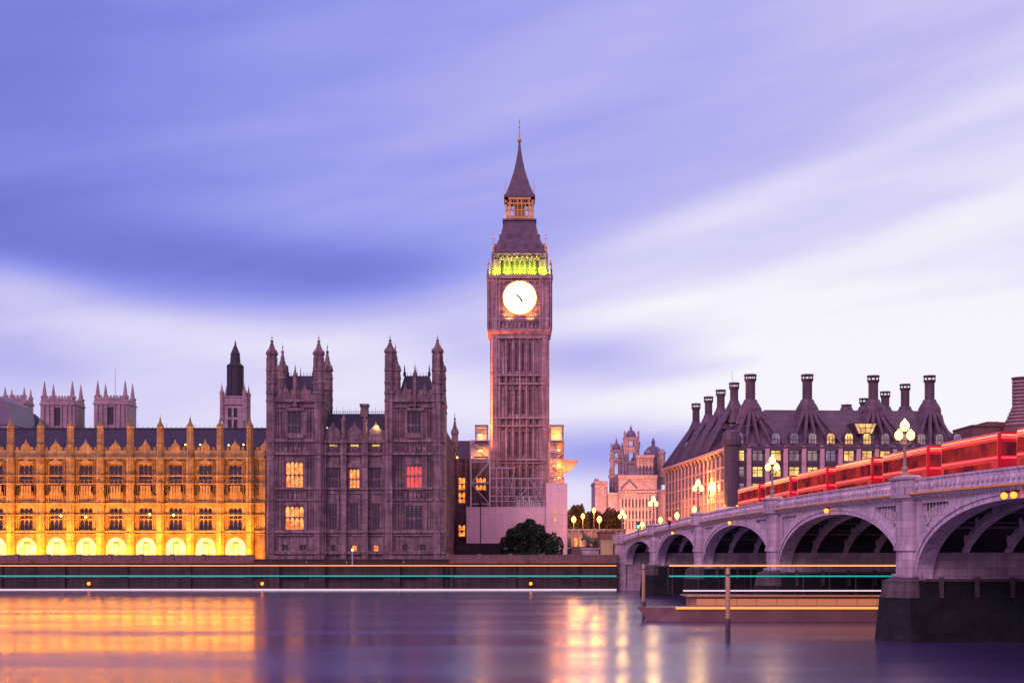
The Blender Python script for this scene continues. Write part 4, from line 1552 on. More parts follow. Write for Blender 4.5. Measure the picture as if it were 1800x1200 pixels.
# ---------------------------------------------------------------- towers behind the golden front
def pinnacled_tower(label, px0, px1, pyb, pyp, Y, flag=None, stonem='pale_stone'):
    x0, x1 = PX(px0, Y), PX(px1, Y)
    zb, zp = PZ(pyb, Y), PZ(pyp, Y)
    w = x1 - x0
    t_ = thing('abbey_tower', label, 'tower', ((x0 + x1) / 2, Y, 5.1))
    m_ = MB()
    hs = [((x0 + x1) / 2 - w * .09, (x0 + x1) / 2 + w * .09, zb - w * .75, zb - w * .22)]
    m_.facade(x0, x1, 5.1, zb, Y, hs, .8)
    m_.box(x0, x1, Y + .85, Y + w, 5.1, zb)
    for z in (zb - w * .12, zb - w * .9):
        m_.box(x0 - .3, x1 + .3, Y - .4, Y + w + .3, z - .3, z + .3)
    for f_ in (.1, .24, .38, .62, .76, .9):
        m_.box(x0 + w * f_ - .25, x0 + w * f_ + .25, Y - .5, Y, zb - w * .85, zb - w * .15)
    m_.build('wall', M[stonem], t_)
    MB().box(hs[0][0], hs[0][1], Y + .7, Y + .75, hs[0][2], hs[0][3]).build('pane', M['glass'], t_)
    p_ = MB()
    p_.box(x0 + .8, x1 - .8, Y - .1, Y + .4, zb, zb + .9)
    crest(p_, x0 + 1, x1 - 1, Y - .05, Y + .35, zb + .9, .8, 1.2, .7)
    p_.box(x0 + .8, x1 - .8, Y + w - .4, Y + w, zb, zb + .9)
    p_.build('parapet', M[stonem], t_)
    for sx in (x0 + w * .09, x1 - w * .09):
        for sy in (Y + w * .09, Y + w * .91):
            q_ = MB()
            r = w * .095
            q_.lathe(sx, sy, [(r, 5.1), (r, zb + .8), (r * 1.15, zb + .9), (r * 1.15, zb + 1.6), (r * .75, zb + 1.7), (r * .45, zb + (zp - zb) * .6), (r * .08, zp)], 8)
            q_.build('pinnacle', M[stonem], t_)
    if flag:
        MB().tube(((x0 + x1) / 2, Y + w / 2, zb), ((x0 + x1) / 2, Y + w / 2, PZ(flag, Y)), .16, .08, 6).build('flagpole', M['steel'], t_)
    return t_


pinnacled_tower('twin pinnacled stone tower without a flagpole rising behind the golden front', 71, 131, 703, 669, 560)
pinnacled_tower('twin pinnacled stone tower with a thin flagpole rising behind the golden front', 165, 224, 702, 668, 562, 642)
pinnacled_tower('dark pinnacled tower beside a grey gable at the far left edge', 4, 45, 703, 679, 470)
gb = thing('gabled_hall', 'grey gabled roof at the far left edge behind the golden front', 'building', (PX(-10, 420), 420, 5.1))
m_ = MB()
m_.box(PX(-60, 420), PX(20, 420), 420, 440, 5.1, PZ(745, 420))
m_.build('wall', M['pale_stone'], gb)
m_ = MB()
m_.prism([(PX(-62, 420), PZ(746, 420)), (PX(22, 420), PZ(746, 420)), (PX(14, 420), PZ(706, 420)), (PX(-20, 420), PZ(690, 420))], 419.5, 441)
m_.build('roof', M['lead'], gb)
g2 = thing('slate_roof', 'low slate hipped roof behind the golden front, beside the pinnacled tower', 'roof', (PX(50, 440), 440, 5.1))
m_ = MB()
zq = PZ(750, 440)
m_.add([(PX(30, 440), 440, zq), (PX(74, 440), 440, zq), (PX(74, 440), 452, zq), (PX(30, 440), 452, zq), (PX(44, 440), 446, PZ(724, 440)), (PX(50, 440), 446, PZ(724, 440))], [(0, 1, 5, 4), (1, 2, 5), (2, 3, 4, 5), (3, 0, 4)])
m_.build('covering', M['slate'], g2)
MB().box(PX(30, 440), PX(74, 440), 440.02, 451.98, 5.1, zq - .01).build('wall', M['stone'], g2)
# lantern tower
YL = 330
lt = thing('lantern_tower', 'slender stone tower topped by a dark octagonal slate lantern and spike', 'tower', (PX(410, YL), YL, 5.1))
L = lambda py: PZ(py, YL)
LX = lambda px: PX(px, YL)
m_ = MB()
x0, x1 = LX(391), LX(429)
hs = [(LX(p) - .45, LX(p) + .45, L(b), L(a)) for p in (404, 414) for a, b in ((717, 733), (737, 753))]
m_.facade(x0, x1, 5.1, L(697), YL, hs, .6)
m_.box(x0, x1, YL + .65, YL + 5, 5.1, L(697))
m_.box(x0 - .3, x1 + .3, YL - .3, YL + 5.2, L(711), L(708.5))
m_.box(x0 - .2, x1 + .2, YL - .2, YL + 5.2, L(698), L(695.5))
m_.build('wall', M['pale_stone'], lt)
for k, h_ in enumerate(hs):
    MB().box(h_[0], h_[1], YL + .5, YL + .55, h_[2], h_[3]).build('pane', M['glass'], lt)
m_ = MB()
cy = YL + 2.5
m_.lathe(LX(410), cy, [(1.85, L(696)), (1.85, L(643)), (2.0, L(642)), (2.0, L(640)), (1.25, L(636)), (1.1, L(622)), (1.15, L(620)), (.7, L(612)), (.25, L(604)), (.1, L(596))], 8)
for k in range(8):
    a = math.pi / 8 + k * math.pi / 4
    m_.tube((LX(410) + 1.9 * math.cos(a), cy + 1.9 * math.sin(a), L(696)), (LX(410) + 1.9 * math.cos(a), cy + 1.9 * math.sin(a), L(641)), .12, .12, 4)
m_.build('lantern', M['slate'], lt)
for px in (390, 430):
    for dy in (0, 5):
        q_ = MB()
        spire(q_, LX(px), YL + dy, .5, L(740), L(690), L(671), 6)
        q_.build('pinnacle', M['pale_stone'], lt)

# ---------------------------------------------------------------- domed government building
YG = 430.0
D = lambda py: PZ(py, YG)
DX = lambda px: PX(px, YG)
gv = thing('domed_building', 'pale domed government building with two belfry towers and a ribbed dome', 'building', (DX(1110), YG, 5.1))
m_ = MB()
m_.box(DX(1046), DX(1068), YG, YG + 20, 5.1, D(847))
m_.box(DX(1045), DX(1069), YG - .4, YG + 20, D(850), D(845))
m_.box(DX(1046), DX(1053), YG, YG + 4, D(845), D(840))
m_.box(DX(1068), DX(1090), YG - 2, YG + 20, 5.1, D(868))
m_.box(DX(1067), DX(1091), YG - 2.5, YG + 20, D(870), D(866))
m_.box(DX(1086), DX(1152), YG - 4, YG + 24, 5.1, D(838))
m_.box(DX(1085), DX(1153), YG - 4.6, YG + 24, D(841), D(836))
m_.box(DX(1086), DX(1152), YG - 4.4, YG - 4, D(866), D(863))
m_.box(DX(1118), DX(1148), YG - 2, YG + 18, D(838), D(802))
m_.box(DX(1117), DX(1149), YG - 2.6, YG + 18, D(805), D(800))
m_.prism([(DX(1090), D(862)), (DX(1118), D(862)), (DX(1104), D(848))], YG - 5, YG - 4)
m_.box(DX(1145), DX(1172), YG - 1, YG + 24, 5.1, D(860))
for px in range(1088, 1152, 6):
    m_.box(DX(px), DX(px) + .45, YG - 4.7, YG - 4, D(936), D(868))
for px in range(1120, 1148, 6):
    m_.box(DX(px), DX(px) + .4, YG - 2.5, YG - 2, D(836), D(806))
m_.build('wall', M['pale_stone'], gv)
for px in range(1091, 1152, 6):
    for py in (885, 905, 922):
        MB().box(DX(px) - .45, DX(px) + .45, YG - 4.1, YG - 4.02, D(py) - 1.2, D(py) + 1.2).build('window', M['sheen'], gv)


def baroque_tower(cx, tiers, dome, Yt):
    """tiers: (half-width px, y bottom, y top, open?)"""
    m_ = MB()
    c = DX(cx)
    for hw_, yb, yt, op in tiers:
        h_ = hw_ * YG / F
        z0, z1 = D(yb), D(yt)
        y0_ = Yt - h_
        if op:
            w = h_ * .36
            m_.facade(c - h_, c + h_, z0, z1, y0_, [(c - w, c + w, z0 + (z1 - z0) * .12, z0 + (z1 - z0) * .75)], h_ * .5)
            m_.box(c - h_, c - w - .01, y0_ + h_ * .5, Yt + h_, z0, z1)
            m_.box(c + w + .01, c + h_, y0_ + h_ * .5, Yt + h_, z0, z1)
            m_.box(c - w, c + w, y0_ + h_ * .5, Yt + h_, z0 + (z1 - z0) * .78, z1)
            n = 6
            za = z0 + (z1 - z0) * .75
            for q in range(n):
                a0, a1 = math.pi * q / n, math.pi * (q + 1) / n
                m_.prism([(c - w * math.cos(a0), za - w + w * math.sin(a0)), (c - w * math.cos(a1), za - w + w * math.sin(a1)), (c - w * math.cos(a1), za + .01), (c - w * math.cos(a0), za + .01)], y0_ + .05, y0_ + .8)
        else:
            m_.box(c - h_, c + h_, Yt - h_, Yt + h_, z0, z1)
        for s_ in (-1, 1):
            m_.lathe(c + s_ * h_ * .92, Yt - h_ * 1.0, [(.4, z0), (.36, z1)], 8)
            m_.lathe(c + s_ * h_ * .62, Yt - h_ * 1.04, [(.36, z0), (.32, z1)], 8)
            m_.lathe(c + s_ * h_, Yt - h_, [(.5, z1 + .3), (.3, z1 + .9), (.5, z1 + 1.4), (.06, z1 + 2.4)], 6)
        m_.box(c - h_ * 1.12, c + h_ * 1.12, Yt - h_ * 1.12, Yt + h_ * 1.12, z1 - .35, z1 + .3)
    to = m_.build('belfry_tower', M['pale_stone'], gv)
    d_ = MB()
    r, yb, yt, ytip = dome
    r = r * YG / F
    z0, z1, z2 = D(yb), D(yt), D(ytip)
    h_ = z1 - z0
    d_.lathe(c, Yt, [(r * 1.12, z0 - .3), (r * 1.12, z0)] + [(r * math.cos(a * math.pi / 16), z0 + h_ * math.sin(a * math.pi / 16)) for a in range(0, 8)] +
             [(r * .2, z1), (r * .2, z1 + (z2 - z1) * .3), (r * .26, z1 + (z2 - z1) * .35), (.1, z1 + (z2 - z1) * .6), (.05, z2)], 16)
    d_.build('dome', M['lead'], to, smooth=False)


baroque_tower(1086, [(12, 868, 835, False), (10.5, 835, 806, True), (9, 803, 790, True)], (7.5, 788, 775, 765), YG + 6)
baroque_tower(1111, [(15, 838, 812, False), (13, 812, 786, True), (12, 784, 769, True)], (9.5, 767, 753, 743), YG + 4)
m_ = MB()
c, yt = DX(1154), YG + 10
m_.lathe(c, yt, [(2.6, D(860)), (2.6, D(803)), (3.0, D(802.5)), (3.0, D(800.5))], 16)
for k in range(16):
    a = 2 * math.pi * k / 16
    m_.lathe(c + 2.75 * math.cos(a), yt + 2.75 * math.sin(a), [(.22, D(828)), (.22, D(803))], 6)
m_.build('drum', M['pale_stone'], gv)
m_ = MB()
z0, z1 = D(800), D(779)
prof = [(2.9 * math.cos(a * math.pi / 18), z0 + (z1 - z0) * math.sin(a * math.pi / 18)) for a in range(0, 9)]
m_.lathe(c, yt, prof + [(.55, z1), (.55, z1 + 1.1), (.7, z1 + 1.2), (.4, z1 + 1.7), (.08, z1 + 2.6)], 20)
for k in range(10):
    a = 2 * math.pi * k / 10
    for (r0, za), (r1, zb) in zip(prof[:-1], prof[1:]):
        m_.tube((c + r0 * math.cos(a), yt + r0 * math.sin(a), za), (c + r1 * math.cos(a), yt + r1 * math.sin(a), zb), .13, .13, 4)
m_.build('dome', M['lead'], gv)
for px in (1141, 1167):
    m_ = MB()
    m_.lathe(DX(px), YG + 5, [(1.0, D(850)), (1.0, D(796)), (1.2, D(795)), (1.2, D(793)), (.8, D(790)), (.1, D(786))], 8)
    m_.build('corner_turret', M['pale_stone'], gv)

for px in (1064, 1098, 1136):  # lamps added to stand in for orange-pink city light on the stone
    fq = thing('floodlight', 'added spot lamp at the foot of the domed building, standing in for city light', 'floodlight', (DX(px), YG - 26, 5.1), 0, 'added lamps before the domed building')
    q_ = MB()
    q_.box(DX(px) - .4, DX(px) + .4, YG - 26.4, YG - 25.6, 5.3, 6.1)
    q_.box(DX(px) - .08, DX(px) + .08, YG - 26.1, YG - 25.9, 5.1, 5.3)
    q_.build('housing', M['iron'], fq)
    light('SPOT', fq, (DX(px), YG - 25.5, 6.6), 42000, (1, .36, .20), .5, (DX(px) + 1, YG, 26), 75, .9)

# ---------------------------------------------------------------- bronze office building with tall chimneys
C0 = Vector((43.7, 285.0, 0))
fx = Vector((1, .068, 0)).normalized()
fy = Vector((-.068, 1, 0)).normalized()
ob = thing('office_building', 'bronze clad office block with black roof ribs and rows of tall round chimneys', 'building', (C0.x + 24, C0.y + 30, 5.1))
MF = Matrix(((fx.x, fy.x, 0, C0.x), (fx.y, fy.y, 0, C0.y), (0, 0, 1, 0), (0, 0, 0, 1)))                 # front: x to the right, y into the building
FE = C0 + fy * 73
ix = -fy
iy = fx
MS = Matrix(((ix.x, iy.x, 0, FE.x), (ix.y, iy.y, 0, FE.y), (0, 0, 1, 0), (0, 0, 0, 1)))                 # side: x towards the camera, y into the building
O = lambda py: PZ(py, 287)
WF = 48.6
ZE = O(785)
rz_f = math.atan2(fx.y, fx.x)
rz_s = math.atan2(ix.y, ix.x)
rows = [(O(811), O(790)), (O(839), O(820)), (O(868), O(849))]
ncol = 13
cols = [1.9 + k * (WF - 3.8) / (ncol - 1) for k in range(ncol)]
ww = 2.2
f_ = MB(MF)
f_.facade(0, WF, 5.1, ZE, 0, [(c - ww / 2, c + ww / 2, a, b) for c in cols for a, b in rows], .45)
f_.box(0, WF, .5, 72.9, 5.1, ZE - .02)
f_.box(-.3, WF + .3, -.45, .5, ZE - .9, ZE)
for a, b in rows:
    f_.box(.6, WF - .6, -.12, 0, a - .55, a - .25)
f_.build('front_wall', M['bronze'], ob)
for k in range(ncol + 1):
    x = cols[0] - (cols[1] - cols[0]) / 2 + k * (cols[1] - cols[0])
    p_ = MB(MF)
    p_.box(x - .42, x + .42, -.5, .05, 5.1, rows[0][1] + .1)
    p_.prism([(x - .42, rows[0][1] + .1), (x + .42, rows[0][1] + .1), (x + .25, rows[0][1] + .7), (x - .25, rows[0][1] + .7)], -.45, 0)
    for a, b in rows[1:]:
        p_.lathe(x, -.52, [(.16, b + .55), (.16, b + .85)], 6)
    p_.build('pilaster', M['pinkstone'], ob)
rr = random.Random(12)
lit_front = {(7, 0), (8, 0), (3, 1), (4, 1), (2, 1), (2, 0)}


def pane_kind(k, r):
    if (k, r) in lit_front:
        return 'lit_y'
    return rr.choice(['lit_y', 'lit_y', 'lit_d', 'lit_y', 'lit_v'])


def place(mx, x, y, z):
    return mx @ Vector((x, y, z))


for k, c in enumerate(cols):
    for r, (a, b) in enumerate(rows):
        p = place(MF, c, .12, a)
        window(ob, p.x, p.y, p.z, ww, b - a, 2, 'bronze', pane_kind(k, r), (.68,), rz_f, .13, False)
# side facade
ns = 17
sw = 73.0
scol = [2.2 + k * (sw - 4.4) / (ns - 1) for k in range(ns)]
srows = [(O(815), O(796)), (O(838), O(821)), (O(861), O(844))]
z_side = ZE - .6
f_ = MB(MS)
f_.facade(0, sw, 5.1, z_side, 0, [(c - 1.35, c + 1.35, a, b) for c in scol for a, b in srows], .4)
f_.box(0, sw, .45, .5, 5.1, z_side - .02)
f_.box(0, sw, -.9, .5, z_side - .1, z_side + .45)
for a, b in srows:
    f_.box(0, sw, -.15, 0, a - .6, a - .3)
f_.box(0, sw, -.15, 0, O(880), O(877))
f_.build('side_wall', M['pinkstone'], ob)
for k in range(ns + 1):
    x = scol[0] - (scol[1] - scol[0]) / 2 + k * (scol[1] - scol[0])
    p_ = MB(MS)
    p_.box(x - .4, x + .4, -.22, 0, 5.1, z_side - .9)
    p_.tube((x, -.2, z_side - .9), (x, -.5, z_side - .1), .3, .4, 6)
    p_.build('pilaster', M['pinkstone'], ob)
for k, c in enumerate(scol):
    for a, b in srows:
        p = place(MS, c, .02, a)
        window(ob, p.x, p.y, p.z, 2.7, b - a, 2, 'bronze', rr.choice(['glass', 'glass', 'lit_v', 'sheen', 'glass', 'lit_y', 'lit_o']), (.6,), rz_s, .16, False)
# corner drum
m_ = MB(MF)
m_.lathe(.35, .35, [(1.5, 5.1), (1.5, ZE + .1), (1.9, ZE + .2), (1.9, ZE + 1.2), (1.5, ZE + 2.8), (.5, ZE + 3.4)], 12)
m_.build('corner_turret', M['bronze'], ob)
# roof
ZR = PZ(720, 295)
m_ = MB(MF)
IN = 9.5
m_.add([(-.2, -.3, ZE), (WF + .2, -.3, ZE), (WF + .2, 73, ZE), (-.2, 73, ZE - .3), (IN, IN, ZR), (WF - 5, IN, ZR), (WF - 5, 73 - IN, ZR), (IN, 73 - IN, ZR - .3)],
       [(0, 1, 5, 4), (1, 2, 6, 5), (2, 3, 7, 6), (3, 0, 4, 7), (4, 5, 6, 7)])
ro = m_.build('roof', M['bronze_roof'], ob)
slope = lambda d: ZE + (ZR - ZE) * d / IN
MAT3 = M['bronze_roof']
for k in range(ncol):                                 # attic windows standing in the roof
    c = cols[k]
    if k == 1:
        continue
    m_ = MB(MF)
    za, zb = O(780), O(766)
    m_.prism([(c - 1.0, za - .3), (c + 1.0, za - .3), (c + 1.0, zb), (c + .55, zb + .7), (c - .55, zb + .7), (c - 1.0, zb)], .12, 3.0)
    d_ = m_.build('dormer', M['bronze'], ob)
    q_ = MB(MF)
    q_.prism([(c - .75, za), (c + .75, za), (c + .75, zb), (c + .45, zb + .45), (c - .45, zb + .45), (c - .75, zb)], .06, .1)
    q_.build('pane', M['lit_y' if k in (5, 7, 6) else rr.choice(['lit_d', 'lit_d', 'lit_v'])], d_)
    q_ = MB(MF)
    for dx_ in (-.28, .28):
        q_.box(c + dx_ - .06, c + dx_ + .06, .0, .06, za, zb)
    q_.box(c - .75, c + .75, -.01, .05, (za + zb) / 2 - .07, (za + zb) / 2 + .07)
    q_.build('frame', M['bronze'], d_)
sk = MB(MF)                                           # big lit rooflight
xk = cols[7] - .1
sk.prism([(xk - 1.5, O(762)), (xk + 1.5, O(762)), (xk + 2.5, O(742)), (xk - 2.5, O(742))], .9, 6.5)
so = sk.build('rooflight', M['bronze'], ob)
q_ = MB(MF)
q_.prism([(xk - 1.3, O(761)), (xk + 1.3, O(761)), (xk + 2.2, O(744)), (xk - 2.2, O(744))], .84, .88)
q_.build('pane', M['lit_y'], so)
q_ = MB(MF)
for dx_ in (-.9, 0, .9):
    q_.tube((xk + dx_, .8, O(761)), (xk + dx_ * 1.6, .8, O(744)), .07, .07, 4)
q_.tube((xk - 1.8, .8, O(751)), (xk + 1.8, .8, O(751)), .07, .07, 4)
q_.build('frame', M['bronze'], so)


def chimney(x, y, ztop, zs, mx, ribsto=None, big=True):
    """flared roof shoulder carrying a round chimney with an open crown"""
    m_ = MB(mx)
    s_ = 1.0 if big else .8
    m_.lathe(x, y, [(3.0 * s_, zs - 4.0), (2.6 * s_, zs - 2.2), (2.35 * s_, zs - 2.0), (2.3 * s_, zs - .9), (1.7 * s_, zs + .2), (1.55 * s_, zs + .3), (1.3 * s_, zs + 1.0)], 12)
    so_ = m_.build('chimney_shoulder', MAT3, ob)
    m_ = MB(mx)
    r = 1.0 if big else .9
    m_.lathe(x, y, [(r, zs + .5), (r, ztop - 1.6), (r * 1.05, ztop - 1.55), (r * 1.28, ztop - 1.1), (r * 1.28, ztop - .95)], 14)
    for k in range(8):
        a = 2 * math.pi * k / 8
        m_.tube((x + r * 1.15 * math.cos(a), y + r * 1.15 * math.sin(a), ztop - .95), (x + r * 1.15 * math.cos(a), y + r * 1.15 * math.sin(a), ztop - .3), .11, .11, 4)
    m_.lathe(x, y, [(r * 1.3, ztop - .32), (r * 1.3, ztop)], 14)
    for k in range(4):
        a = math.pi / 4 + k * math.pi / 2
        m_.tube((x + r * math.cos(a), y + r * math.sin(a), zs + .5), (x + r * math.cos(a), y + r * math.sin(a), ztop - 1.6), .1, .1, 4)
    m_.build('chimney', M['bronze'], ob)
    if ribsto:
        for (ex, ey) in ribsto:
            q_ = MB(mx)
            a = Vector((x + (ex - x) * .12, y + (ey - y) * .12, zs - .6))
            b = Vector((ex, ey, ZE + .25))
            q_.tube(a, b, .55, .32, 5)
            q_.build('roof_rib', MAT3, ob)


iF = MF.inverted()


def fxat(px, yl):                                     # column of the photo -> x along the front at depth yl into the block
    # solve place(MF, x, yl): X/Y = (px-900)/F
    k = (px - 900) / F
    return (k * (C0.y + fy.y * yl) - C0.x - fy.x * yl) / (fx.x - k * fx.y)


for px, pyt in ((1319, 658), (1419, 658), (1535, 660), (1634, 660)):
    x = fxat(px, 7.5)
    Yd = place(MF, x, 7.5, 0).y
    ends = [(x + d, -.1) for d in (-5.2, -2.6, 0, 2.6, 5.2) if -.5 < x + d < WF - .6]
    chimney(x, 7.5, PZ(pyt, Yd), PZ(711, Yd), MF, ends)
for px, pyt, yl in ((1591, 675, 45), (1556, 688, 62), (1488, 711, 62), (1519, 700, 68)):
    x = fxat(px, yl)
    Yd = place(MF, x, yl, 0).y
    chimney(x, yl, PZ(pyt, Yd), PZ(722, Yd), MF, None)
for px, pyt in ((1290.5, 672.5), (1267, 685), (1245.5, 697), (1223.5, 709)):
    k = (px - 900) / F
    xin = 7.2
    yl = (C0.x + fx.x * xin - k * (C0.y + fx.y * xin)) / (k * fy.y - fy.x)
    Yd = place(MF, xin, yl, 0).y
    zt = PZ(pyt, Yd)
    ends = [(-.1, yl + d) for d in (-6, -3, 0, 3, 6)]
    chimney(xin, yl, zt, PZ(pyt + 37, Yd) - .3, MF, ends, False)
for k in range(24):                                   # standing seams and small vents on the side slope
    m_ = MB(MF)
    y = 3 + k * 2.85
    m_.tube((-.1, y, ZE + .1), (IN * .8, y + .6, slope(IN * .8)), .16, .16, 4)
    m_.build('roof_seam', MAT3, ob)
ae = thing('aerial', 'thin white aerial mast beside the chimneys of the bronze block', 'aerial', (place(MF, 14, 40, 0).x, place(MF, 14, 40, 0).y, ZR))
MB().tube((PX(1287, 320), 320, 36), (PX(1287, 320), 320, PZ(652, 320)), .12, .05, 5).build('mast', M['white'], ae)
# lights of the bridge street facade
fl2 = place(MS, 73 - 18, -1.2, 0)
wl2 = thing('wall_lantern', 'round glowing lamp on the orange side facade, right of the taller bridge lantern', 'lantern', (fl2.x, fl2.y, PZ(857, fl2.y)))
xx = PX(1250, fl2.y)
MB().ball((xx, fl2.y, PZ(857, fl2.y)), .6, 12, 8).build('globe', M['slamp'], wl2)
MB().tube((xx, fl2.y, PZ(857, fl2.y)), (xx + 1.5, fl2.y, PZ(857, fl2.y) - .3), .06).build('bracket', M['iron'], wl2)
light('POINT', wl2, (xx - .6, fl2.y - 1, PZ(857, fl2.y)), 9000, (1, .40, .06), .5)

# block with a banded turret at the right edge
nb_ = thing('brick_turret_house', 'red brick house with white banded round turret at the right edge behind the bridge', 'building', (PX(1760, 318), 318, 5.1))
m_ = MB()
yq = 318
B_ = lambda py: PZ(py, yq)
m_.box(PX(1709, yq), PX(1759, yq), yq, yq + 14, 5.1, B_(746))
m_.box(PX(1737, yq), PX(1758.5, yq), yq + 1, yq + 12, B_(746), B_(740))
m_.box(PX(1708, yq), PX(1760, yq), yq - .3, yq + 14, B_(749), B_(746.5))
m_.box(PX(1759, yq), PX(1900, yq), yq + 2, yq + 20, 5.1, B_(740))
m_.build('wall', M['brick'], nb_)
m_ = MB()
cxq = PX(1797, yq)
m_.lathe(cxq, yq, [(4.6, 5.1), (4.6, B_(758)), (3.9, B_(748)), (3.1, B_(735)), (2.2, B_(716)), (2.1, B_(712)), (2.1, B_(667)), (2.35, B_(666)), (2.35, B_(663.5))], 14)
for k in range(14):
    py = 668 + k * 6.2
    r = 2.13 if py < 712 else 2.13 + (py - 712) * .054
    m_.lathe(cxq, yq, [(r + .05, B_(py + 1.6)), (r, B_(py))], 14)
tq = m_.build('turret', M['brick'], nb_)
for k in range(13):
    py = 670 + k * 6.2
    r = 2.16 if py < 714 else 2.16 + (py - 714) * .056
    m_ = MB()
    m_.lathe(cxq, yq, [(r + .12, B_(py + 2.4)), (r + .04, B_(py))], 14)
    m_.build('band', M['pale_stone'], tq)

# ---------------------------------------------------------------- the bridge
BX0, BY0 = 20.0, 250.0
bd = Vector((.07, -1, 0)).normalized()
bn = Vector((1, .07, 0)).normalized()
MBR = Matrix(((bd.x, bn.x, 0, BX0), (bd.y, bn.y, 0, BY0), (0, 0, 1, 0), (0, 0, 0, 1)))
BW = 26.0
ztop = lambda s: 12.1 - 2.4 * ((s - 125) / 125) ** 2            # parapet top
zcor = lambda s: ztop(s) - 1.02                                   # underside of parapet / top of cornice
zspn = lambda s: ztop(s) - 1.50                                   # underside of cornice
zdeck = lambda s: ztop(s) - 1.15
spans = [(0.4, 28.9), (32.3, 31.5), (66.9, 35.1), (105.0, 36.6), (144.7, 35.1), (183.0, 31.5)]
piers = [30.65, 65.2, 103.4, 143.0, 181.3, 216.2]
crownz = [8.5, 9.25, 9.75, 9.95, 9.9, 9.5]
SP = 4.5
br = thing('road_bridge', 'long pale lavender arched road bridge crossing the river with granite piers', 'bridge', (BX0 + 10, BY0 - 110, 0))


def intr(i, s):
    s0, L_ = spans[i]
    u = max(-1, min(1, (s - s0) / L_ * 2 - 1))
    return SP + (crownz[i] - SP) * math.sqrt(max(0, 1 - abs(u) ** 2.15)) ** .95


def samples(i, n=40):
    s0, L_ = spans[i]
    return [s0 + L_ * (1 - math.cos(math.pi * k / n)) / 2 for k in range(n + 1)]


dk = MB(MBR)
N = 60
ss = [-2 + 252 * k / N for k in range(N + 1)]
for k in range(N):
    a, b = ss[k], ss[k + 1]
    dk.add([(a, .3, zdeck(a)), (b, .3, zdeck(b)), (b, BW - .3, zdeck(b)), (a, BW - .3, zdeck(a)), (a, .3, zdeck(a) - .7), (b, .3, zdeck(b) - .7), (b, BW - .3, zdeck(b) - .7), (a, BW - .3, zdeck(a) - .7)],
           [(0, 1, 2, 3), (4, 7, 6, 5), (0, 4, 5, 1), (2, 6, 7, 3)])
dk.build('deck', M['asphalt'], br)
pvb = MB(MBR)                                         # raised footways with kerbs
for k in range(N):
    a, b = ss[k], ss[k + 1]
    for (ya, yb2) in ((.3, 3.6), (BW - 3.6, BW - .3)):
        pvb.add([(a, ya, zdeck(a) + .13), (b, ya, zdeck(b) + .13), (b, yb2, zdeck(b) + .13), (a, yb2, zdeck(a) + .13), (a, ya, zdeck(a)), (b, ya, zdeck(b)), (b, yb2, zdeck(b)), (a, yb2, zdeck(a))],
                [(0, 1, 2, 3), (0, 4, 5, 1), (2, 6, 7, 3)])
pvb.build('footway', M['granite'], br)
mk = MB(MBR)
for k in range(60):
    a = 2 + k * 4
    mk.quad((a, BW / 2 - .08, zdeck(a) + .006), (a + 2, BW / 2 - .08, zdeck(a + 2) + .006), (a + 2, BW / 2 + .08, zdeck(a + 2) + .006), (a, BW / 2 + .08, zdeck(a) + .006))
mk.build('lane_marking', M['white'], br)


def strip(mb, y0, y1, zlo, zhi, a, b, n=12):          # curved band following the bridge camber
    p = [a + (b - a) * k / n for k in range(n + 1)]
    vs, fs = [], []
    for s in p:
        vs += [(s, y0, zlo(s)), (s, y0, zhi(s)), (s, y1, zhi(s)), (s, y1, zlo(s))]
    for k in range(n):
        for q in range(4):
            a_, b_ = k * 4 + q, k * 4 + (q + 1) % 4
            fs.append((a_, b_, b_ + 4, a_ + 4))
    fs += [(0, 1, 2, 3), (4 * n + 3, 4 * n + 2, 4 * n + 1, 4 * n)]
    mb.add(vs, fs)


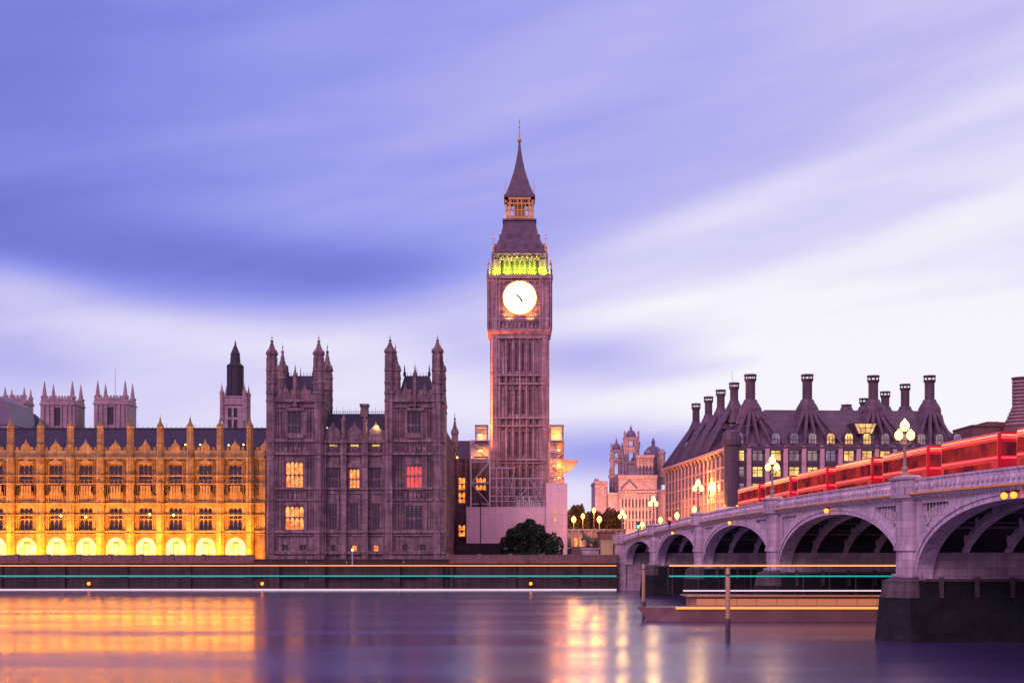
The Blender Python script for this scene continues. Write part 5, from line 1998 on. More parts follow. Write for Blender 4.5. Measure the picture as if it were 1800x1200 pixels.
bounds = [(-1.6, 28.9 + .2), (32.3 - .1, 63.6), (66.9 - .1, 101.8), (105.0 - .2, 141.3), (144.7 - .1, 179.6), (183.0 - .1, 214.4)]
for i, (a, b) in enumerate(bounds):
    for side in (0, 1):
        Y0 = 0 if side == 0 else BW
        sg = -1 if side == 0 else 1
        yy = lambda d: Y0 + sg * d                     # d metres out from the face
        p_ = MB(MBR)
        strip(p_, yy(.0), yy(.14), lambda s: zcor(s) + .12, lambda s: ztop(s) - .14, a, b)
        strip(p_, yy(-.16), yy(.24), lambda s: ztop(s) - .14 + .002, lambda s: ztop(s), a, b)
        strip(p_, yy(-.10), yy(.20), zcor, lambda s: zcor(s) + .118, a, b)
        if side == 0:
            n_ = int((b - a) / .8)
            for k in range(n_ + 1):                    # pierced trefoil panels read as small uprights
                s = a + .2 + (b - a - .4) * k / n_
                p_.box(s - .07, s + .07, yy(.19), yy(.14), zcor(s) + .12, ztop(s) - .14)
                if k < n_:
                    p_.lathe(s + .4, yy(.15), [(.19, zcor(s) + .30), (.24, zcor(s) + .45), (.19, zcor(s) + .62)], 6)
        p_.build('parapet', M['paint'], br)
        c_ = MB(MBR)
        strip(c_, yy(.0), yy(.62), lambda s: zcor(s) - .20, lambda s: zcor(s) - .005, a, b)
        strip(c_, yy(.0), yy(.40), lambda s: zcor(s) - .34, lambda s: zcor(s) - .205, a, b)
        strip(c_, yy(.0), yy(.16), zspn, lambda s: zcor(s) - .345, a, b)
        if side == 0:
            n_ = int((b - a) / .55)
            for k in range(n_):
                s = a + .3 + k * .55
                c_.box(s - .1, s + .1, yy(.34), yy(.16), zspn(s) + .02, zcor(s) - .345)
        co = c_.build('cornice', M['paint'], br)
        if side == 0:
            g_ = MB(MBR)  # gold strip puts the warm light along the cornice into the colour
            strip(g_, yy(.62), yy(.66), lambda s: zcor(s) - .17, lambda s: zcor(s) - .05, a, b)
            g_.build('lit_gold_edge', M['gold'], co)
        # spandrel sheet between arch and cornice, with a sunk pierced panel at either end
        sp_ = MB(MBR)
        s_list = samples(i)
        xs = [a] + s_list[1:-1] + [b]
        s0, L_ = spans[i]
        if i == 0:
            xs = [-1.6, s0 - .02] + s_list[1:-1] + [b]
        ztop_p = lambda s: zspn(s) - .35
        zring = lambda s: intr(i, s) + 1.02
        for k in range(len(xs) - 1):
            u, v = xs[k], xs[k + 1]
            def lo(s):
                return 0.5 if (s < s0 + .01 or s > s0 + L_ - .01) else zring(s) - .3
            lu, lv = lo(u), lo(v)
            if u < s0 + .011 and v > s0 + .01:
                lu = SP + .2
            if v > s0 + L_ - .011:
                lv = SP + .2
            dep = .0
            mid = (u + v) / 2
            pan = (s0 + .75 < mid < s0 + L_ * .27 or s0 + L_ * .73 < mid < s0 + L_ - .75) and zring(mid) + .15 < ztop_p(mid) - .15
            if pan:
                sp_.quad((u, yy(0), ztop_p(u)), (v, yy(0), ztop_p(v)), (v, yy(0), zspn(v)), (u, yy(0), zspn(u)))
                sp_.quad((u, yy(0), ztop_p(u)), (v, yy(0), ztop_p(v)), (v, yy(-.35), ztop_p(v)), (u, yy(-.35), ztop_p(u)))
                sp_.quad((u, yy(0), lu), (v, yy(0), lv), (v, yy(0), zring(v) + .1), (u, yy(0), zring(u) + .1))
                sp_.quad((u, yy(0), zring(u) + .1), (v, yy(0), zring(v) + .1), (v, yy(-.35), zring(v) + .1), (u, yy(-.35), zring(u) + .1))
            else:
                sp_.quad((u, yy(0), lu), (v, yy(0), lv), (v, yy(0), zspn(v)), (u, yy(0), zspn(u)))
                if k and k < len(xs) - 1:
                    sp_.quad((u, yy(0), zring(u)), (u, yy(0), zspn(u)), (u, yy(-.35), zspn(u)), (u, yy(-.35), zring(u)))
                    sp_.quad((v, yy(0), zring(v)), (v, yy(0), zspn(v)), (v, yy(-.35), zspn(v)), (v, yy(-.35), zring(v)))
        so = sp_.build('spandrel', M['paint'], br)
        if side == 0:
            for e_ in (0, 1):                          # sunk panel with tracery
                lo_s, hi_s = (s0 + .7, s0 + L_ * .28) if e_ == 0 else (s0 + L_ * .72, s0 + L_ - .7)
                pts = [lo_s + (hi_s - lo_s) * k / 14 for k in range(15)]
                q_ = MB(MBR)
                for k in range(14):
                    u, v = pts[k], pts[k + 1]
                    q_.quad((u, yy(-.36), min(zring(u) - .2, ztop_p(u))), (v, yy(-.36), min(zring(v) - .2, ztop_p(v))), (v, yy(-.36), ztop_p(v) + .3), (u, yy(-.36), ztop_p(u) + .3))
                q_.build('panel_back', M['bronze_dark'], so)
                q_ = MB(MBR)
                for k in range(1, 14):
                    u = pts[k]
                    if ztop_p(u) - zring(u) > .5:
                        q_.tube((u, yy(-.22), zring(u)), (u, yy(-.22), ztop_p(u)), .07, .07, 5)
                        zc_ = (zring(u) + ztop_p(u)) / 2
                        rr_ = min(.42, (ztop_p(u) - zring(u)) * .3)
                        for q in range(8):
                            a0, a1 = q * math.pi / 4, (q + 1) * math.pi / 4
                            q_.tube((u + rr_ * math.cos(a0), yy(-.2), zc_ + rr_ * math.sin(a0)), (u + rr_ * math.cos(a1), yy(-.2), zc_ + rr_ * math.sin(a1)), .06, .06, 4)
                q_.build('tracery', M['paint'], so)
        # moulded arch ring
        r_ = MB(MBR)
        sl_ = samples(i, 48)
        for (ra, rb, d0, d1) in ((0, .34, -1.2, .10), (.342, .62, -.2, .20), (.622, 1.0, -.2, .06)):
            vs, fs = [], []
            c_s = s0 + L_ / 2
            for s in sl_:
                z = intr(i, s)
                u = (s - c_s) / (L_ / 2)
                hx = (crownz[i] - SP)
                nx, nzv = u * (hx / (L_ / 2)) * 1.0, math.sqrt(max(0.0, 1 - u * u))
                ln_ = math.hypot(nx, nzv) or 1
                nx, nzv = nx / ln_, nzv / ln_
                if abs(u) > .985:
                    nx, nzv = (1 if u > 0 else -1) * .96, .28
                for rr_, dd in ((ra, d0), (ra, d1), (rb, d1), (rb, d0)):
                    vs.append((s + nx * rr_, yy(dd), z + nzv * rr_))
            for k in range(len(sl_) - 1):
                for q in range(4):
                    a_, b_ = k * 4 + q, k * 4 + (q + 1) % 4
                    fs.append((a_, b_, b_ + 4, a_ + 4))
            r_.add(vs, fs)
        r_.build('arch_ring', M['paint'], br)
    # ribs under the deck
    s0, L_ = spans[i]
    for j in range(1, 8):
        yv = j * BW / 8
        rb_ = MB(MBR)
        vs, fs = [], []
        pts = [s for s in samples(i, 36) if intr(i, s) > 6.4] or samples(i, 36)
        for s in pts:
            z = intr(i, s) + .05
            for dy, dz_ in ((-.28, 0), (.28, 0), (.28, .12), (.07, .12), (.07, .8), (-.07, .8), (-.07, .12), (-.28, .12)):
                vs.append((s, yv + dy, z + dz_))
        n8 = 8
        for k in range(len(pts) - 1):
            for q in range(n8):
                a_, b_ = k * n8 + q, k * n8 + (q + 1) % n8
                fs.append((a_, b_, b_ + n8, a_ + n8))
        rb_.add(vs, fs)
        for s in pts[::3]:
            rb_.box(s - .09, s + .09, yv - .09, yv + .09, intr(i, s) + .8, max(intr(i, s) + .81, zdeck(s) - .7))
        rb_.build('rib', M['paint'], br)
    vt = MB(MBR)  # dark plates, so the arch interior reads dark
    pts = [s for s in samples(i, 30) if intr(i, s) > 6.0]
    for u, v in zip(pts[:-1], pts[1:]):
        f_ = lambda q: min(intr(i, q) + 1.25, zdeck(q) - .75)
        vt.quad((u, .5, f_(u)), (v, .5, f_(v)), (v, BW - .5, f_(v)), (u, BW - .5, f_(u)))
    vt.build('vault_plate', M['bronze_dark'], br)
    cb_ = MB(MBR)
    for q in range(1, 12):
        s = s0 + L_ * q / 12
        if intr(i, s) > 6.6:
            cb_.box(s - .12, s + .12, .4, BW - .4, intr(i, s) + .62, intr(i, s) + .78)
            cb_.box(s - .06, s + .06, .4, BW - .4, intr(i, s) + 1.0, intr(i, s) + 1.12)
    cb_.build('cross_bracing', M['paint_dark'], br)

# piers
pier_parts = [-1.6] + piers
for k, s in enumerate(piers[:5]):
    hw_ = 1.6
    m_ = MB(MBR)
    m_.box(s - hw_, s + hw_, .3, BW - .3, 4.402, 6.55)
    m_.box(s - hw_ - .18, s + hw_ + .18, .35, BW - .35, 6.35, 6.56)
    pb = m_.build('pier', M['granite'], br)
    MB(MBR).box(s - hw_ * .75, s + hw_ * .75, .6, BW - .6, 6.562, 10).build('deck_support', M['bronze_dark'], pb)
    for side in (0, 1):
        sg = -1 if side == 0 else 1
        Y0 = 0 if side == 0 else BW
        oc = lambda r, d: [(s - r, Y0 - sg * .3), (s - r, Y0 + sg * d * .45), (s - r * .5, Y0 + sg * d), (s + r * .5, Y0 + sg * d), (s + r, Y0 + sg * d * .45), (s + r, Y0 - sg * .3)]
        t_ = MB(MBR)
        t_.column(oc(1.62, .75), 4.9, zspn(s) - .2)
        t_.column(oc(1.75, .92), 6.7, 7.05)
        t_.column(oc(1.70, .84), 7.052, 7.30)
        t_.column(oc(1.85, 1.05), 4.5, 4.95)
        t_.column(oc(1.62, .75), zspn(s) - .2, zspn(s) + .15, oc(1.85, 1.1))
        t_.column(oc(1.85, 1.1), zspn(s) + .152, ztop(s) - .05)
        t_.column(oc(1.95, 1.25), ztop(s) - .048, ztop(s) + .14)
        t_.column(oc(1.88, 1.15), ztop(s) + .141, ztop(s) + .30, oc(1.2, .7))
        t_.column(oc(1.88, 1.14), zspn(s) + .10, zspn(s) + .3)
        if side == 0:                                  # sunk shield on each pier cap
            t_.prism([(s - .3, zcor(s) + .75), (s + .3, zcor(s) + .75), (s + .3, zcor(s) + .4), (s, zcor(s) + .1), (s - .3, zcor(s) + .4)], Y0 + sg * 1.18, Y0 + sg * 1.08)
        t_.build('pier_shaft', M['granite'], pb)
        n_ = MB(MBR)
        cut = lambda r, d: [(s - r, Y0 - sg * .0), (s - r, Y0 + sg * d * .35), (s - r * .35, Y0 + sg * d), (s + r * .35, Y0 + sg * d), (s + r, Y0 + sg * d * .35), (s + r, Y0 - sg * .0)]
        n_.column(cut(2.2, 2.0), 3.2, 4.4, cut(2.1, 1.8))
        n_.column(cut(2.15, 1.85), 4.4, 4.75, cut(1.9, 1.1))
        n_.build('cutwater_cap', M['tidal'], pb)
        n_ = MB(MBR)
        n_.column(cut(2.75, 2.5), -1.5, 3.2, cut(2.25, 2.05))
        n_.build('cutwater', M['wet'], pb)
    n_ = MB(MBR)
    n_.column([(s - 2.7, .0), (s + 2.7, .0), (s + 2.7, BW), (s - 2.7, BW)], -1.5, 4.4, [(s - 2.1, .0), (s + 2.1, .0), (s + 2.1, BW), (s - 2.1, BW)])
    n_.build('footing', M['wet'], pb)
    q_ = MB(MBR)                                       # ledge with fender brackets below the pale pier wall
    for r_ in (-1, 1):
        q_.box(s + r_ * 2.05 - .2, s + r_ * 2.05 + .2, .5, BW - .5, 4.402, 4.6)
        for j in range(9):
            q_.box(s + r_ * 2.2 - .14, s + r_ * 2.2 + .14, 1.5 + j * 2.7, 1.8 + j * 2.7, 3.2, 4.75)
    q_.build('fender_ledge', M['tidal'], pb)
ab = MB(MBR)
ab.box(-8, .2, .2, BW - .2, -1, 6.6)
ab.box(-4.6, -.1, -1.4, .199, -1, zspn(0))
ab.box(-4.9, .2, -1.7, .1, zspn(0) + .002, ztop(0) + .15)
ab.box(-8, -4.4, .2, BW - .2, 6.602, zdeck(-4) - .71)
ab.build('abutment', M['granite'], br)

# ---------------------------------------------------------------- amber lights under the arches' crowns
for i, n_ in ((1, 1), (2, 1), (3, 1), (4, 2)):
    s0, L_ = spans[i]
    sc_ = s0 + L_ / 2
    for q in range(n_):
        s = sc_ + (q - .5) * 1.4 if n_ > 1 else sc_
        z = zspn(s) - .30
        p = MBR @ Vector((s, -.55, z))
        lab = {1: 'reddish amber light under the parapet of the second arch from the far bank', 2: 'amber light over the crown of the third arch from the far bank',
               3: 'amber light over the crown of the widest arch, left of the nearest lamp pier', 4: ('left', 'right')[q] + ' lamp of the amber pair at the right frame edge of the bridge'}[i]
        t_ = thing('arch_light', lab, 'navigation light', tuple(p), 0, 'amber lights over the bridge arches')
        MB().ball(p, .21, 10, 6).build('globe', M['amber'], t_)
        m_ = MB(MBR)
        m_.box(s - .08, s + .08, -.5, .0, z + .18, z + .3)
        m_.box(s - .3, s + .3, -.62, -.48, z + .26, z + .34)
        m_.build('bracket', M['iron'], t_)

# ---------------------------------------------------------------- lamps


def bridge_lamp(label, s, watts, dz=0.0):
    p = MBR @ Vector((s, -.35, ztop(s) + .28))
    t_ = thing('bridge_lamp', label, 'street lamp', tuple(p), 0, 'three globe lamps along the bridge parapet')
    m_ = MB()
    m_.lathe(0, 0, [(.34, 0), (.34, .12), (.2, .3), (.26, .55), (.14, .75), (.10, 2.3), (.16, 2.4), (.08, 2.55), (.08, 3.1)], 8)
    for a in (0, math.pi):
        for k in range(5):
            b0, b1 = math.pi / 2 * k / 5, math.pi / 2 * (k + 1) / 5
            m_.tube((math.cos(a) * .45 * math.sin(b0), 0, 2.3 + .35 * (1 - math.cos(b0))), (math.cos(a) * .45 * math.sin(b1), 0, 2.3 + .35 * (1 - math.cos(b1))), .045, .045, 5)
    m_.build('post', M['lampiron'], t_, local=True)
    for x, z, r in ((-.45, 3.05, .31), (.45, 3.05, .31), (0, 3.75, .35)):
        g_ = MB()
        g_.lathe(x, 0, [(.12, z - r * 1.05), (r * .8, z - r * .7), (r, z), (r * .85, z + r * .7), (.1, z + r * 1.25), (.03, z + r * 1.6)], 8)
        g_.build('globe', M['lamp'], t_, local=True)
    l_ = light('POINT', t_, tuple(p + Vector((-.0, -.0, 4.4))), watts, (1, .58, .20), .55)
    return t_


bridge_lamp('nearest and largest three globe lamp, glaring above the bridge pier', 143.0, 1100)
bridge_lamp('second three globe lamp along the bridge, in front of the bronze block', 103.4, 1100)
bridge_lamp('three globe bridge lamp in front of the orange lit side facade', 65.2, 1100)
bridge_lamp('three globe bridge lamp in front of the pale stone beside the bronze block', 30.65, 1100)
bridge_lamp('farthest three globe lamp at the west end of the bridge', -1.8, 1100)


def street_lamp(label, px, py, Y, zg, watts, double=False):
    x, z = PX(px, Y), PZ(py, Y)
    t_ = thing('street_lamp', label, 'street lamp', (x, Y, zg), 0, 'street lamps beyond the end of the bridge')
    m_ = MB()
    m_.lathe(x, Y, [(.26, zg), (.2, zg + .9), (.11, zg + 1.1), (.08, z - .5)], 8)
    m_.build('post', M['lampiron'], t_)
    g_ = MB()
    g_.lathe(x, Y, [(.15, z - .6), (.42, z - .3), (.52, z + .1), (.35, z + .5), (.05, z + .8)], 10)
    g_.build('globe', M['slamp'], t_)
    light('POINT', t_, (x, Y - .9, z), watts, (1, .36, .06), 1.1)


street_lamp('street lamp closest to the tall pink hoarding block', 1008.5, 913, 292, 5.1, 1500)
street_lamp('street lamp second from the tall pink hoarding block', 1024.5, 907.5, 345, 5.1, 3200)
street_lamp('highest and farthest street lamp, before the low purple wing', 1044, 897, 360, 5.1, 3200)
street_lamp('street lamp standing over the yellow lit steps at the bridge end', 1053.5, 913, 285, 5.1, 1200)
street_lamp('street lamp low behind the bridge parapet under the domed building', 1129, 922, 330, 8, 6000)
street_lamp('street lamp low behind the parapet at the left end of the orange facade', 1161, 914, 318, 8, 6000)
street_lamp('street lamp low behind the parapet in the middle of the orange facade', 1190, 906, 300, 8, 6000)
street_lamp('street lamp low behind the parapet at the right end of the orange facade', 1221, 896, 290, 8, 6000)

sb_ = thing('street_building', 'low stone building behind the cluster of orange street lamps', 'building', (PX(1030, 367), 367, 5.1))
m_ = MB()
hs = [(PX(px, 367) - .7, PX(px, 367) + .7, PZ(962, 367), PZ(944, 367)) for px in range(990, 1092, 11)]
m_.facade(PX(980, 367), PX(1100, 367), 5.1, PZ(932, 367), 367, hs, .4)
m_.box(PX(980, 367), PX(1100, 367), 367.45, 373, 5.1, PZ(932, 367))
m_.box(PX(979, 367), PX(1101, 367), 366.6, 373.2, PZ(932, 367), PZ(929, 367))
for px in range(984, 1098, 11):
    m_.box(PX(px, 367) - .3, PX(px, 367) + .3, 366.7, 367, 5.1, PZ(932, 367))
m_.build('wall', M['pale_stone'], sb_)
for h_ in hs:
    MB().box(h_[0], h_[1], 367.35, 367.4, h_[2], h_[3]).build('window', M['lit_o' if rr.random() < .4 else 'glass'], sb_)

# stone steps, statue and low buildings at the bridge end
stp = thing('quay_steps', 'yellow lit stone steps and landing at the west end of the bridge', 'steps', (PX(1065, 252), 253, 4.0))
m_ = MB()
xa, xb = PX(1048, 252), PX(1079, 252)
for k in range(6):
    m_.box(xa + .6, xb, 250.95 + k * .5, 251.45 + k * .5, 4.8, 5.2 + k * .22)
m_.box(xa + 1.0, xb, 254, 258, 4.8, PZ(951, 254))
m_.box(xa + .9, xb + .05, 253.9, 258, PZ(951, 254), PZ(949, 254))
m_.build('stone', M['coppergreen'], stp)
light('POINT', stp, (PX(1066, 250), 250.4, 8.0), 50, (1, .6, .1), .5)
m_ = MB()
m_.box(PX(1052, 262), PX(1079, 262), 259, 266, 5.1, PZ(936, 262))
m_.box(PX(1051, 262), PX(1080, 262), 258.8, 266, PZ(936, 262), PZ(934, 262))
tag(m_.build('kiosk', M['brick']), 'low flat roofed kiosk behind the yellow lit steps', 'kiosk')
st = thing('chariot_statue', 'dark bronze statue on a stone pedestal at the west end of the bridge', 'statue', (PX(1037.5, 258), 258, 5.1))
m_ = MB()
cx_ = PX(1037.5, 258)
m_.box(cx_ - 1.5, cx_ + 1.5, 257, 259.6, 5.1, 7.2)
m_.box(cx_ - 1.7, cx_ + 1.7, 256.8, 259.8, 7.2, 7.5)
m_.build('pedestal', M['granite'], st)


def skin_figure(name, joints, bones, m, parent):
    me = bpy.data.meshes.new(name)
    off = Vector(parent.location)
    me.from_pydata([Vector(j[:3]) - off for j in joints], bones, [])
    o = link(name, me, parent)
    md = o.modifiers.new('skin', 'SKIN')
    for v, j in zip(me.skin_vertices[0].data, joints):
        v.radius = (j[3], j[3])
    me.skin_vertices[0].data[0].use_root = True
    sb = o.modifiers.new('sub', 'SUBSURF')
    sb.levels = sb.render_levels = 1
    me.materials.append(m)
    return o


def horse(cx, cy, z, parent):
    """rearing horse facing left"""
    J = [(cx + .7, cy, z + 1.3, .42), (cx + .1, cy, z + 1.6, .36), (cx - .5, cy, z + 2.0, .38), (cx - .9, cy, z + 2.6, .22), (cx - 1.0, cy, z + 3.0, .17), (cx - 1.45, cy, z + 2.85, .11),
         (cx + .8, cy - .22, z + .8, .2), (cx + .95, cy - .22, z + .45, .1), (cx + .75, cy - .22, z + .02, .08),
         (cx + .8, cy + .22, z + .8, .2), (cx + 1.0, cy + .22, z + .45, .1), (cx + .85, cy + .22, z + .02, .08),
         (cx - .85, cy - .2, z + 1.7, .15), (cx - 1.3, cy - .2, z + 1.75, .09), (cx - 1.3, cy - .2, z + 1.35, .07),
         (cx - .8, cy + .2, z + 1.65, .15), (cx - 1.15, cy + .2, z + 1.45, .09), (cx - 1.05, cy + .2, z + 1.05, .07),
         (cx + 1.15, cy, z + 1.35, .1), (cx + 1.35, cy, z + .8, .06)]
    Bn = [(0, 1), (1, 2), (2, 3), (3, 4), (4, 5), (0, 6), (6, 7), (7, 8), (0, 9), (9, 10), (10, 11), (2, 12), (12, 13), (13, 14), (2, 15), (15, 16), (16, 17), (0, 18), (18, 19)]
    return skin_figure('horse', J, Bn, M['green_bronze'], parent)


horse(cx_ - .4, 257.7, 7.5, st)
horse(cx_ - .2, 258.9, 7.5, st)
px_, z_ = cx_ + 1.2, 7.5
skin_figure('charioteer', [(px_, 258.3, z_ + 1.0, .2), (px_, 258.3, z_ + 1.45, .22), (px_, 258.3, z_ + 1.65, .1), (px_ - .03, 258.3, z_ + 1.85, .13), (px_ - .1, 258.1, z_ + .5, .13), (px_ - .1, 258.1, z_ + .02, .09),
                           (px_ + .1, 258.5, z_ + .5, .13), (px_ + .1, 258.5, z_ + .02, .09), (px_ - .1, 258.05, z_ + 1.4, .09), (px_ - .45, 258.0, z_ + 1.75, .06), (px_, 258.6, z_ + 1.35, .09), (px_ + .3, 258.7, z_ + 1.8, .06)],
            [(0, 1), (1, 2), (2, 3), (0, 4), (4, 5), (0, 6), (6, 7), (1, 8), (8, 9), (1, 10), (10, 11)], M['green_bronze'], st)

# traffic signals
for px, py, Y, mm, lab in ((1122, 925, 232, 'greenlamp', 'traffic signal showing green at the west end of the bridge'), (1177, 918, 205, 'redlamp', 'traffic signal showing red above the bridge parapet')):
    x, z = PX(px, Y), PZ(py, Y)
    t_ = thing('traffic_light', lab, 'traffic light', (x, Y, zdeck(250 - Y)))
    m_ = MB()
    m_.tube((x, Y, zdeck(250 - Y)), (x, Y, z - .3), .07, .07, 6)
    m_.build('post', M['iron'], t_)
    m_ = MB()
    m_.box(x - .22, x + .22, Y, Y + .25, z - .35, z + .8)
    m_.build('head', M['iron'], t_)
    for k, zz in enumerate((z, z + .28, z + .56)):
        on = (mm == 'greenlamp' and k == 0) or (mm == 'redlamp' and k == 2)
        zc = z if on else zz
        MB().ball((x, Y - .05, zz), .24 if on else .1, 8, 6).build('lens', M[mm] if on else M['glass'], t_)
    light('POINT', t_, (x, Y - .5, z + .3), 8, (0, 1, .5) if mm == 'greenlamp' else (1, .03, .02), .2)

# ---------------------------------------------------------------- buses queueing on the bridge


def rounded(x0, x1, z0, z1, r, n=4):
    pts = []
    for cx, cz, a0 in ((x1 - r, z1 - r, 0), (x0 + r, z1 - r, 90), (x0 + r, z0 + r, 180), (x1 - r, z0 + r, 270)):
        for k in range(n + 1):
            a = R(a0 + 90 * k / n)
            pts.append((cx + r * math.cos(a), cz + r * math.sin(a)))
    return pts


def make_bus():
    """double decker, nose towards -x, left side towards -y"""
    t_ = thing('double_decker_bus', 'red double decker bus', 'bus', (0, 0, 0), 0, 'red buses queueing on the bridge')
    L_, Wd, H = 10.9, 2.5, 4.3
    m_ = MB()
    # body as rounded section pushed along its length
    sec = rounded(-Wd / 2, Wd / 2, .32, H, .28)
    vs = [(-L_ / 2, y, z) for y, z in sec] + [(L_ / 2, y, z) for y, z in sec]
    n = len(sec)
    m_.add(vs, [tuple(range(n)), tuple(range(2 * n - 1, n - 1, -1))] + [(i, i + n, (i + 1) % n + n, (i + 1) % n) for i in range(n)])
    m_.box(-L_ / 2 - .12, -L_ / 2, -1.1, 1.1, .4, 2.9)
    m_.box(-L_ / 2 + .3, L_ / 2 - .3, -Wd / 2 - .015, -Wd / 2, 2.28, 2.36)
    m_.build('body', M['red'], t_, local=True)
    for za, zb, x0, x1 in ((1.15, 2.12, -4.9, 4.3), (2.62, 3.62, -5.3, 5.2)):
        for s_ in (-1, 1):
            n_ = 7
            for k in range(n_):
                a = x0 + (x1 - x0) * k / n_
                b = x0 + (x1 - x0) * (k + 1) / n_
                ya, yb = (-Wd / 2 - .02, -Wd / 2 - .003) if s_ < 0 else (Wd / 2 + .003, Wd / 2 + .02)
                MB().box(a + .05, b - .05, ya, yb, za, zb).build('window', M['busglass'], t_, local=True)
    MB().box(L_ / 2 + .003, L_ / 2 + .02, -1.0, 1.0, 2.62, 3.55).build('rear_window', M['busglass'], t_, local=True)
    MB().box(-L_ / 2 - .14, -L_ / 2 - .122, -1.0, 1.0, 1.2, 2.5).build('windscreen', M['glass'], t_, local=True)
    for x in (-3.6, 2.6):
        for s_ in (-1, 1):
            w = MB()
            w.tube((x, s_ * 1.0, .48), (x, s_ * 1.27, .48), .48, .48, 16)
            wo = w.build('wheel', M['rubber'], t_, local=True)
            MB().tube((x, s_ * 1.27, .48), (x, s_ * 1.285, .48), .26, .26, 12).build('hub', M['steel'], wo, local=True)
    for z in (2.45, 3.86, 4.04):  # glowing strips added to stand in for the traffic's light trails
        m_ = MB()
        for s_ in (-1, 1):
            m_.box(-L_ / 2 + .2, L_ / 2 - .1, s_ * (Wd / 2 + .03) - .02, s_ * (Wd / 2 + .03) + .02, z - .05, z + .05)
        m_.box(L_ / 2 + .003, L_ / 2 + .05, -1.0, 1.0, z - .05, z + .05)
        m_.build('bus_trail_strip', M['tail' if z != 4.04 else 'led_o'], t_, local=True)
    for s_ in (-1, 1):
        MB().box(L_ / 2 + .003, L_ / 2 + .06, s_ * 1.05 - .12, s_ * 1.05 + .12, .9, 1.5).build('tail_light', M['tail'], t_, local=True)
        MB().box(-L_ / 2 - .16, -L_ / 2 - .12, s_ * .85 - .16, s_ * .85 + .16, .75, .95).build('headlight', M['white'], t_, local=True)
    return t_


bus0 = make_bus()
ang = math.atan2(bd.y, bd.x)
bus_labels = ['front bus of the red queue, farthest from the nearest lamp', 'second red bus in the queue, counted from the far bank', 'third red bus in the queue, counted from the far bank',
              'red double decker queueing left of the nearest bridge lamp', 'red double decker directly behind the nearest bridge lamp', 'red double decker just right of the nearest bridge lamp', 'last red double decker, cut off by the right frame edge']
for k, s in enumerate((74, 88, 102, 116, 130, 144, 158)):
    o = bus0 if k == 0 else copy_tree(bus0)
    p = MBR @ Vector((s, 5.4, zdeck(s) + .01))
    o.location = p
    slope_ = math.atan((zdeck(s + 4) - zdeck(s - 4)) / 8)
    o.rotation_euler = (0, -slope_, ang)
    o['label'] = bus_labels[k]

# vans nearer the far bank


def make_van():
    t_ = thing('delivery_van', 'pale delivery van on the bridge', 'van', (0, 0, 0), 0, 'vans on the far end of the bridge')
    m_ = MB()
    m_.prism([(-2.9, .35), (2.9, .35), (2.9, 2.55), (-1.6, 2.55), (-2.3, 1.45), (-2.9, 1.25)], -1.0, 1.0)
    m_.build('body', M['white'], t_, local=True)
    MB().prism([(-2.16, 1.5), (-1.5, 1.5), (-1.5, 2.35), (-1.66, 2.35)], -1.02, 1.02).build('cab_window', M['glass'], t_, local=True)
    for x in (-1.9, 1.8):
        for s_ in (-1, 1):
            MB().tube((x, s_ * .8, .36), (x, s_ * 1.03, .36), .36, .36, 14).build('wheel', M['rubber'], t_, local=True)
    for s_ in (-1, 1):
        MB().box(2.9, 2.95, s_ * .9 - .08, s_ * .9 + .08, 1.0, 1.5).build('tail_light', M['tail'], t_, local=True)
        MB().ball((2.85, s_ * .85, 2.66), .14, 8, 6).build('roof_light', M['amber'], t_, local=True)
    return t_


van0 = make_van()
for k, (s, lab) in enumerate(((56, 'white van with amber roof lights just ahead of the red buses'), (38, 'white van with amber roof lights near the red traffic signal'), (14, 'white van with amber roof lights near the green traffic signal'))):
    o = van0 if k == 0 else copy_tree(van0)
    o.location = MBR @ Vector((s, 5.4, zdeck(s) + .01))
    o.rotation_euler = (0, 0, ang)
    o['label'] = lab

# ---------------------------------------------------------------- posts in the river
for px, pyt, pyb, lab in ((1131.5, 991, 1086, 'thinner and farther brown timber post standing in the river'), (1279.5, 998, 1126, 'thicker and nearer brown timber post standing in the river')):
    Y = EYE * F / (pyb - HZ)
    x = PX(px, Y)
    t_ = thing('river_post', lab, 'post', (x, Y, 0), 0, 'timber posts in the river')
    m_ = MB()
    zt = PZ(pyt, Y)
    r = .165 if px < 1200 else .17
    m_.lathe(x, Y, [(r * 1.08, -1), (r * 1.05, zt * .3), (r, zt - .25), (r * .9, zt - .05), (r * .6, zt)], 12)
    m_.build('shaft', M['wood'], t_, smooth=False)
    m_ = MB()
    m_.lathe(x, Y, [(r * 1.1, .0), (r * 1.12, zt * .27), (r * 1.06, zt * .31)], 12)
    m_.build('tide_stain', M['tidal'], t_)
    MB().lathe(x, Y, [(r * 1.05, zt - .55), (r * 1.05, zt - .45)], 12).build('iron_band', M['iron'], t_)

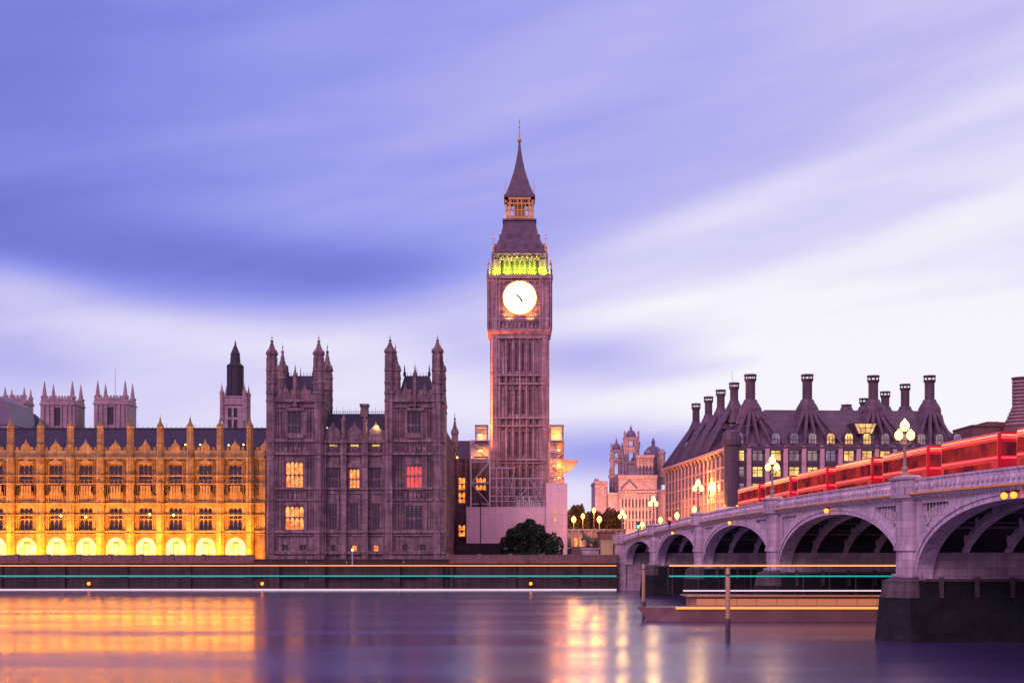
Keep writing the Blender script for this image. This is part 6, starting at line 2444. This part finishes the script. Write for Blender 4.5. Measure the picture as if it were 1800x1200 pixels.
# ---------------------------------------------------------------- river cruiser lying across the widest arch
YBo = 138.0
bo = thing('river_cruiser', 'long low river cruiser with strips standing in for its light trails passing under the bridge', 'boat', (PX(1380, YBo), YBo, 0))
U = lambda py: PZ(py, YBo)
xa, xb = PX(1120, YBo), 49.0
m_ = MB()
hl = [(xa, YBo), (xa + 4, YBo - 2.0), (xb - 1, YBo - 2.1), (xb, YBo - 1.7), (xb, YBo + 2.2), (xb - 1, YBo + 2.4), (xa + 4, YBo + 2.3), (xa, YBo + .2)]
hb2 = [(x + (1.2 if x < xa + 1 else 0), YBo + (y - YBo) * .85) for x, y in hl]
m_.column(hb2, -.3, U(1066), hl)
m_.build('hull', M['hull'], bo)
m_ = MB()
m_.column([(xa + 5, YBo - 1.8), (xb - 1.5, YBo - 1.8), (xb - 1.5, YBo + 2.0), (xa + 5, YBo + 2.0)], U(1066), U(1047))
m_.build('cabin', M['cabin'], bo)
n_ = 15
for k in range(n_):
    a = xa + 5.5 + (xb - xa - 8) * k / n_
    MB().box(a + .03, a + (xb - xa - 8) / n_ - .03, YBo - 1.84, YBo - 1.803, U(1062), U(1051)).build('window', M['led_p'], bo)
for nm, py, mm, h_, x0 in (('gunwale_strip', 1066.5, 'led_o', .22, xa + 3.5), ('roof_strip', 1045.5, 'led_p', .10, xa + 4.5), ('rail_strip', 1036.5, 'led_w', .13, xa + 4.2)):
    m_ = MB()  # glowing strips set at the heights of the boat's light trails
    m_.box(x0, xb - .6, YBo - 2.2, YBo - 2.12, U(py) - h_ / 2, U(py) + h_ / 2)
    m_.build('trail_strip', M[mm], bo)
m_ = MB()
m_.box(xa + 4.4, xb - .8, YBo - 2.1, YBo + 2.2, U(1046.5), U(1044.5))
m_.build('roof', M['cabin'], bo)
m_ = MB()
for k in range(22):
    x = xa + 4.6 + (xb - xa - 6) * k / 21
    m_.tube((x, YBo - 2.1, U(1044.5)), (x, YBo - 2.1, U(1036)), .03, .03, 5)
m_.build('railing', M['iron'], bo)

m_ = MB()  # awning added to carry the upper light trail strips
m_.box(xa + 3.0, xb - .8, YBo - 1.9, YBo + 2.0, U(993.5), U(993.5) + .06)
for k in range(14):
    x = xa + 3.2 + (xb - xa - 4.2) * k / 13
    for y in (YBo - 1.8, YBo + 1.9):
        m_.tube((x, y, U(1044.5)), (x, y, U(993.5)), .03, .03, 5)
m_.build('awning', M['bronze'], bo)
m_ = MB()
m_.box(xa + 2.9, xb - .8, YBo - 1.98, YBo - 1.9, U(993.5) - .06, U(993.5) + .09)
m_.build('trail_strip', M['led_o'], bo)
m_ = MB()
m_.box(xa + 2.9, xb - .8, YBo - 1.9, YBo - 1.82, U(1011.5) - .07, U(1011.5) + .07)
m_.build('trail_strip', M['led_t'], bo)
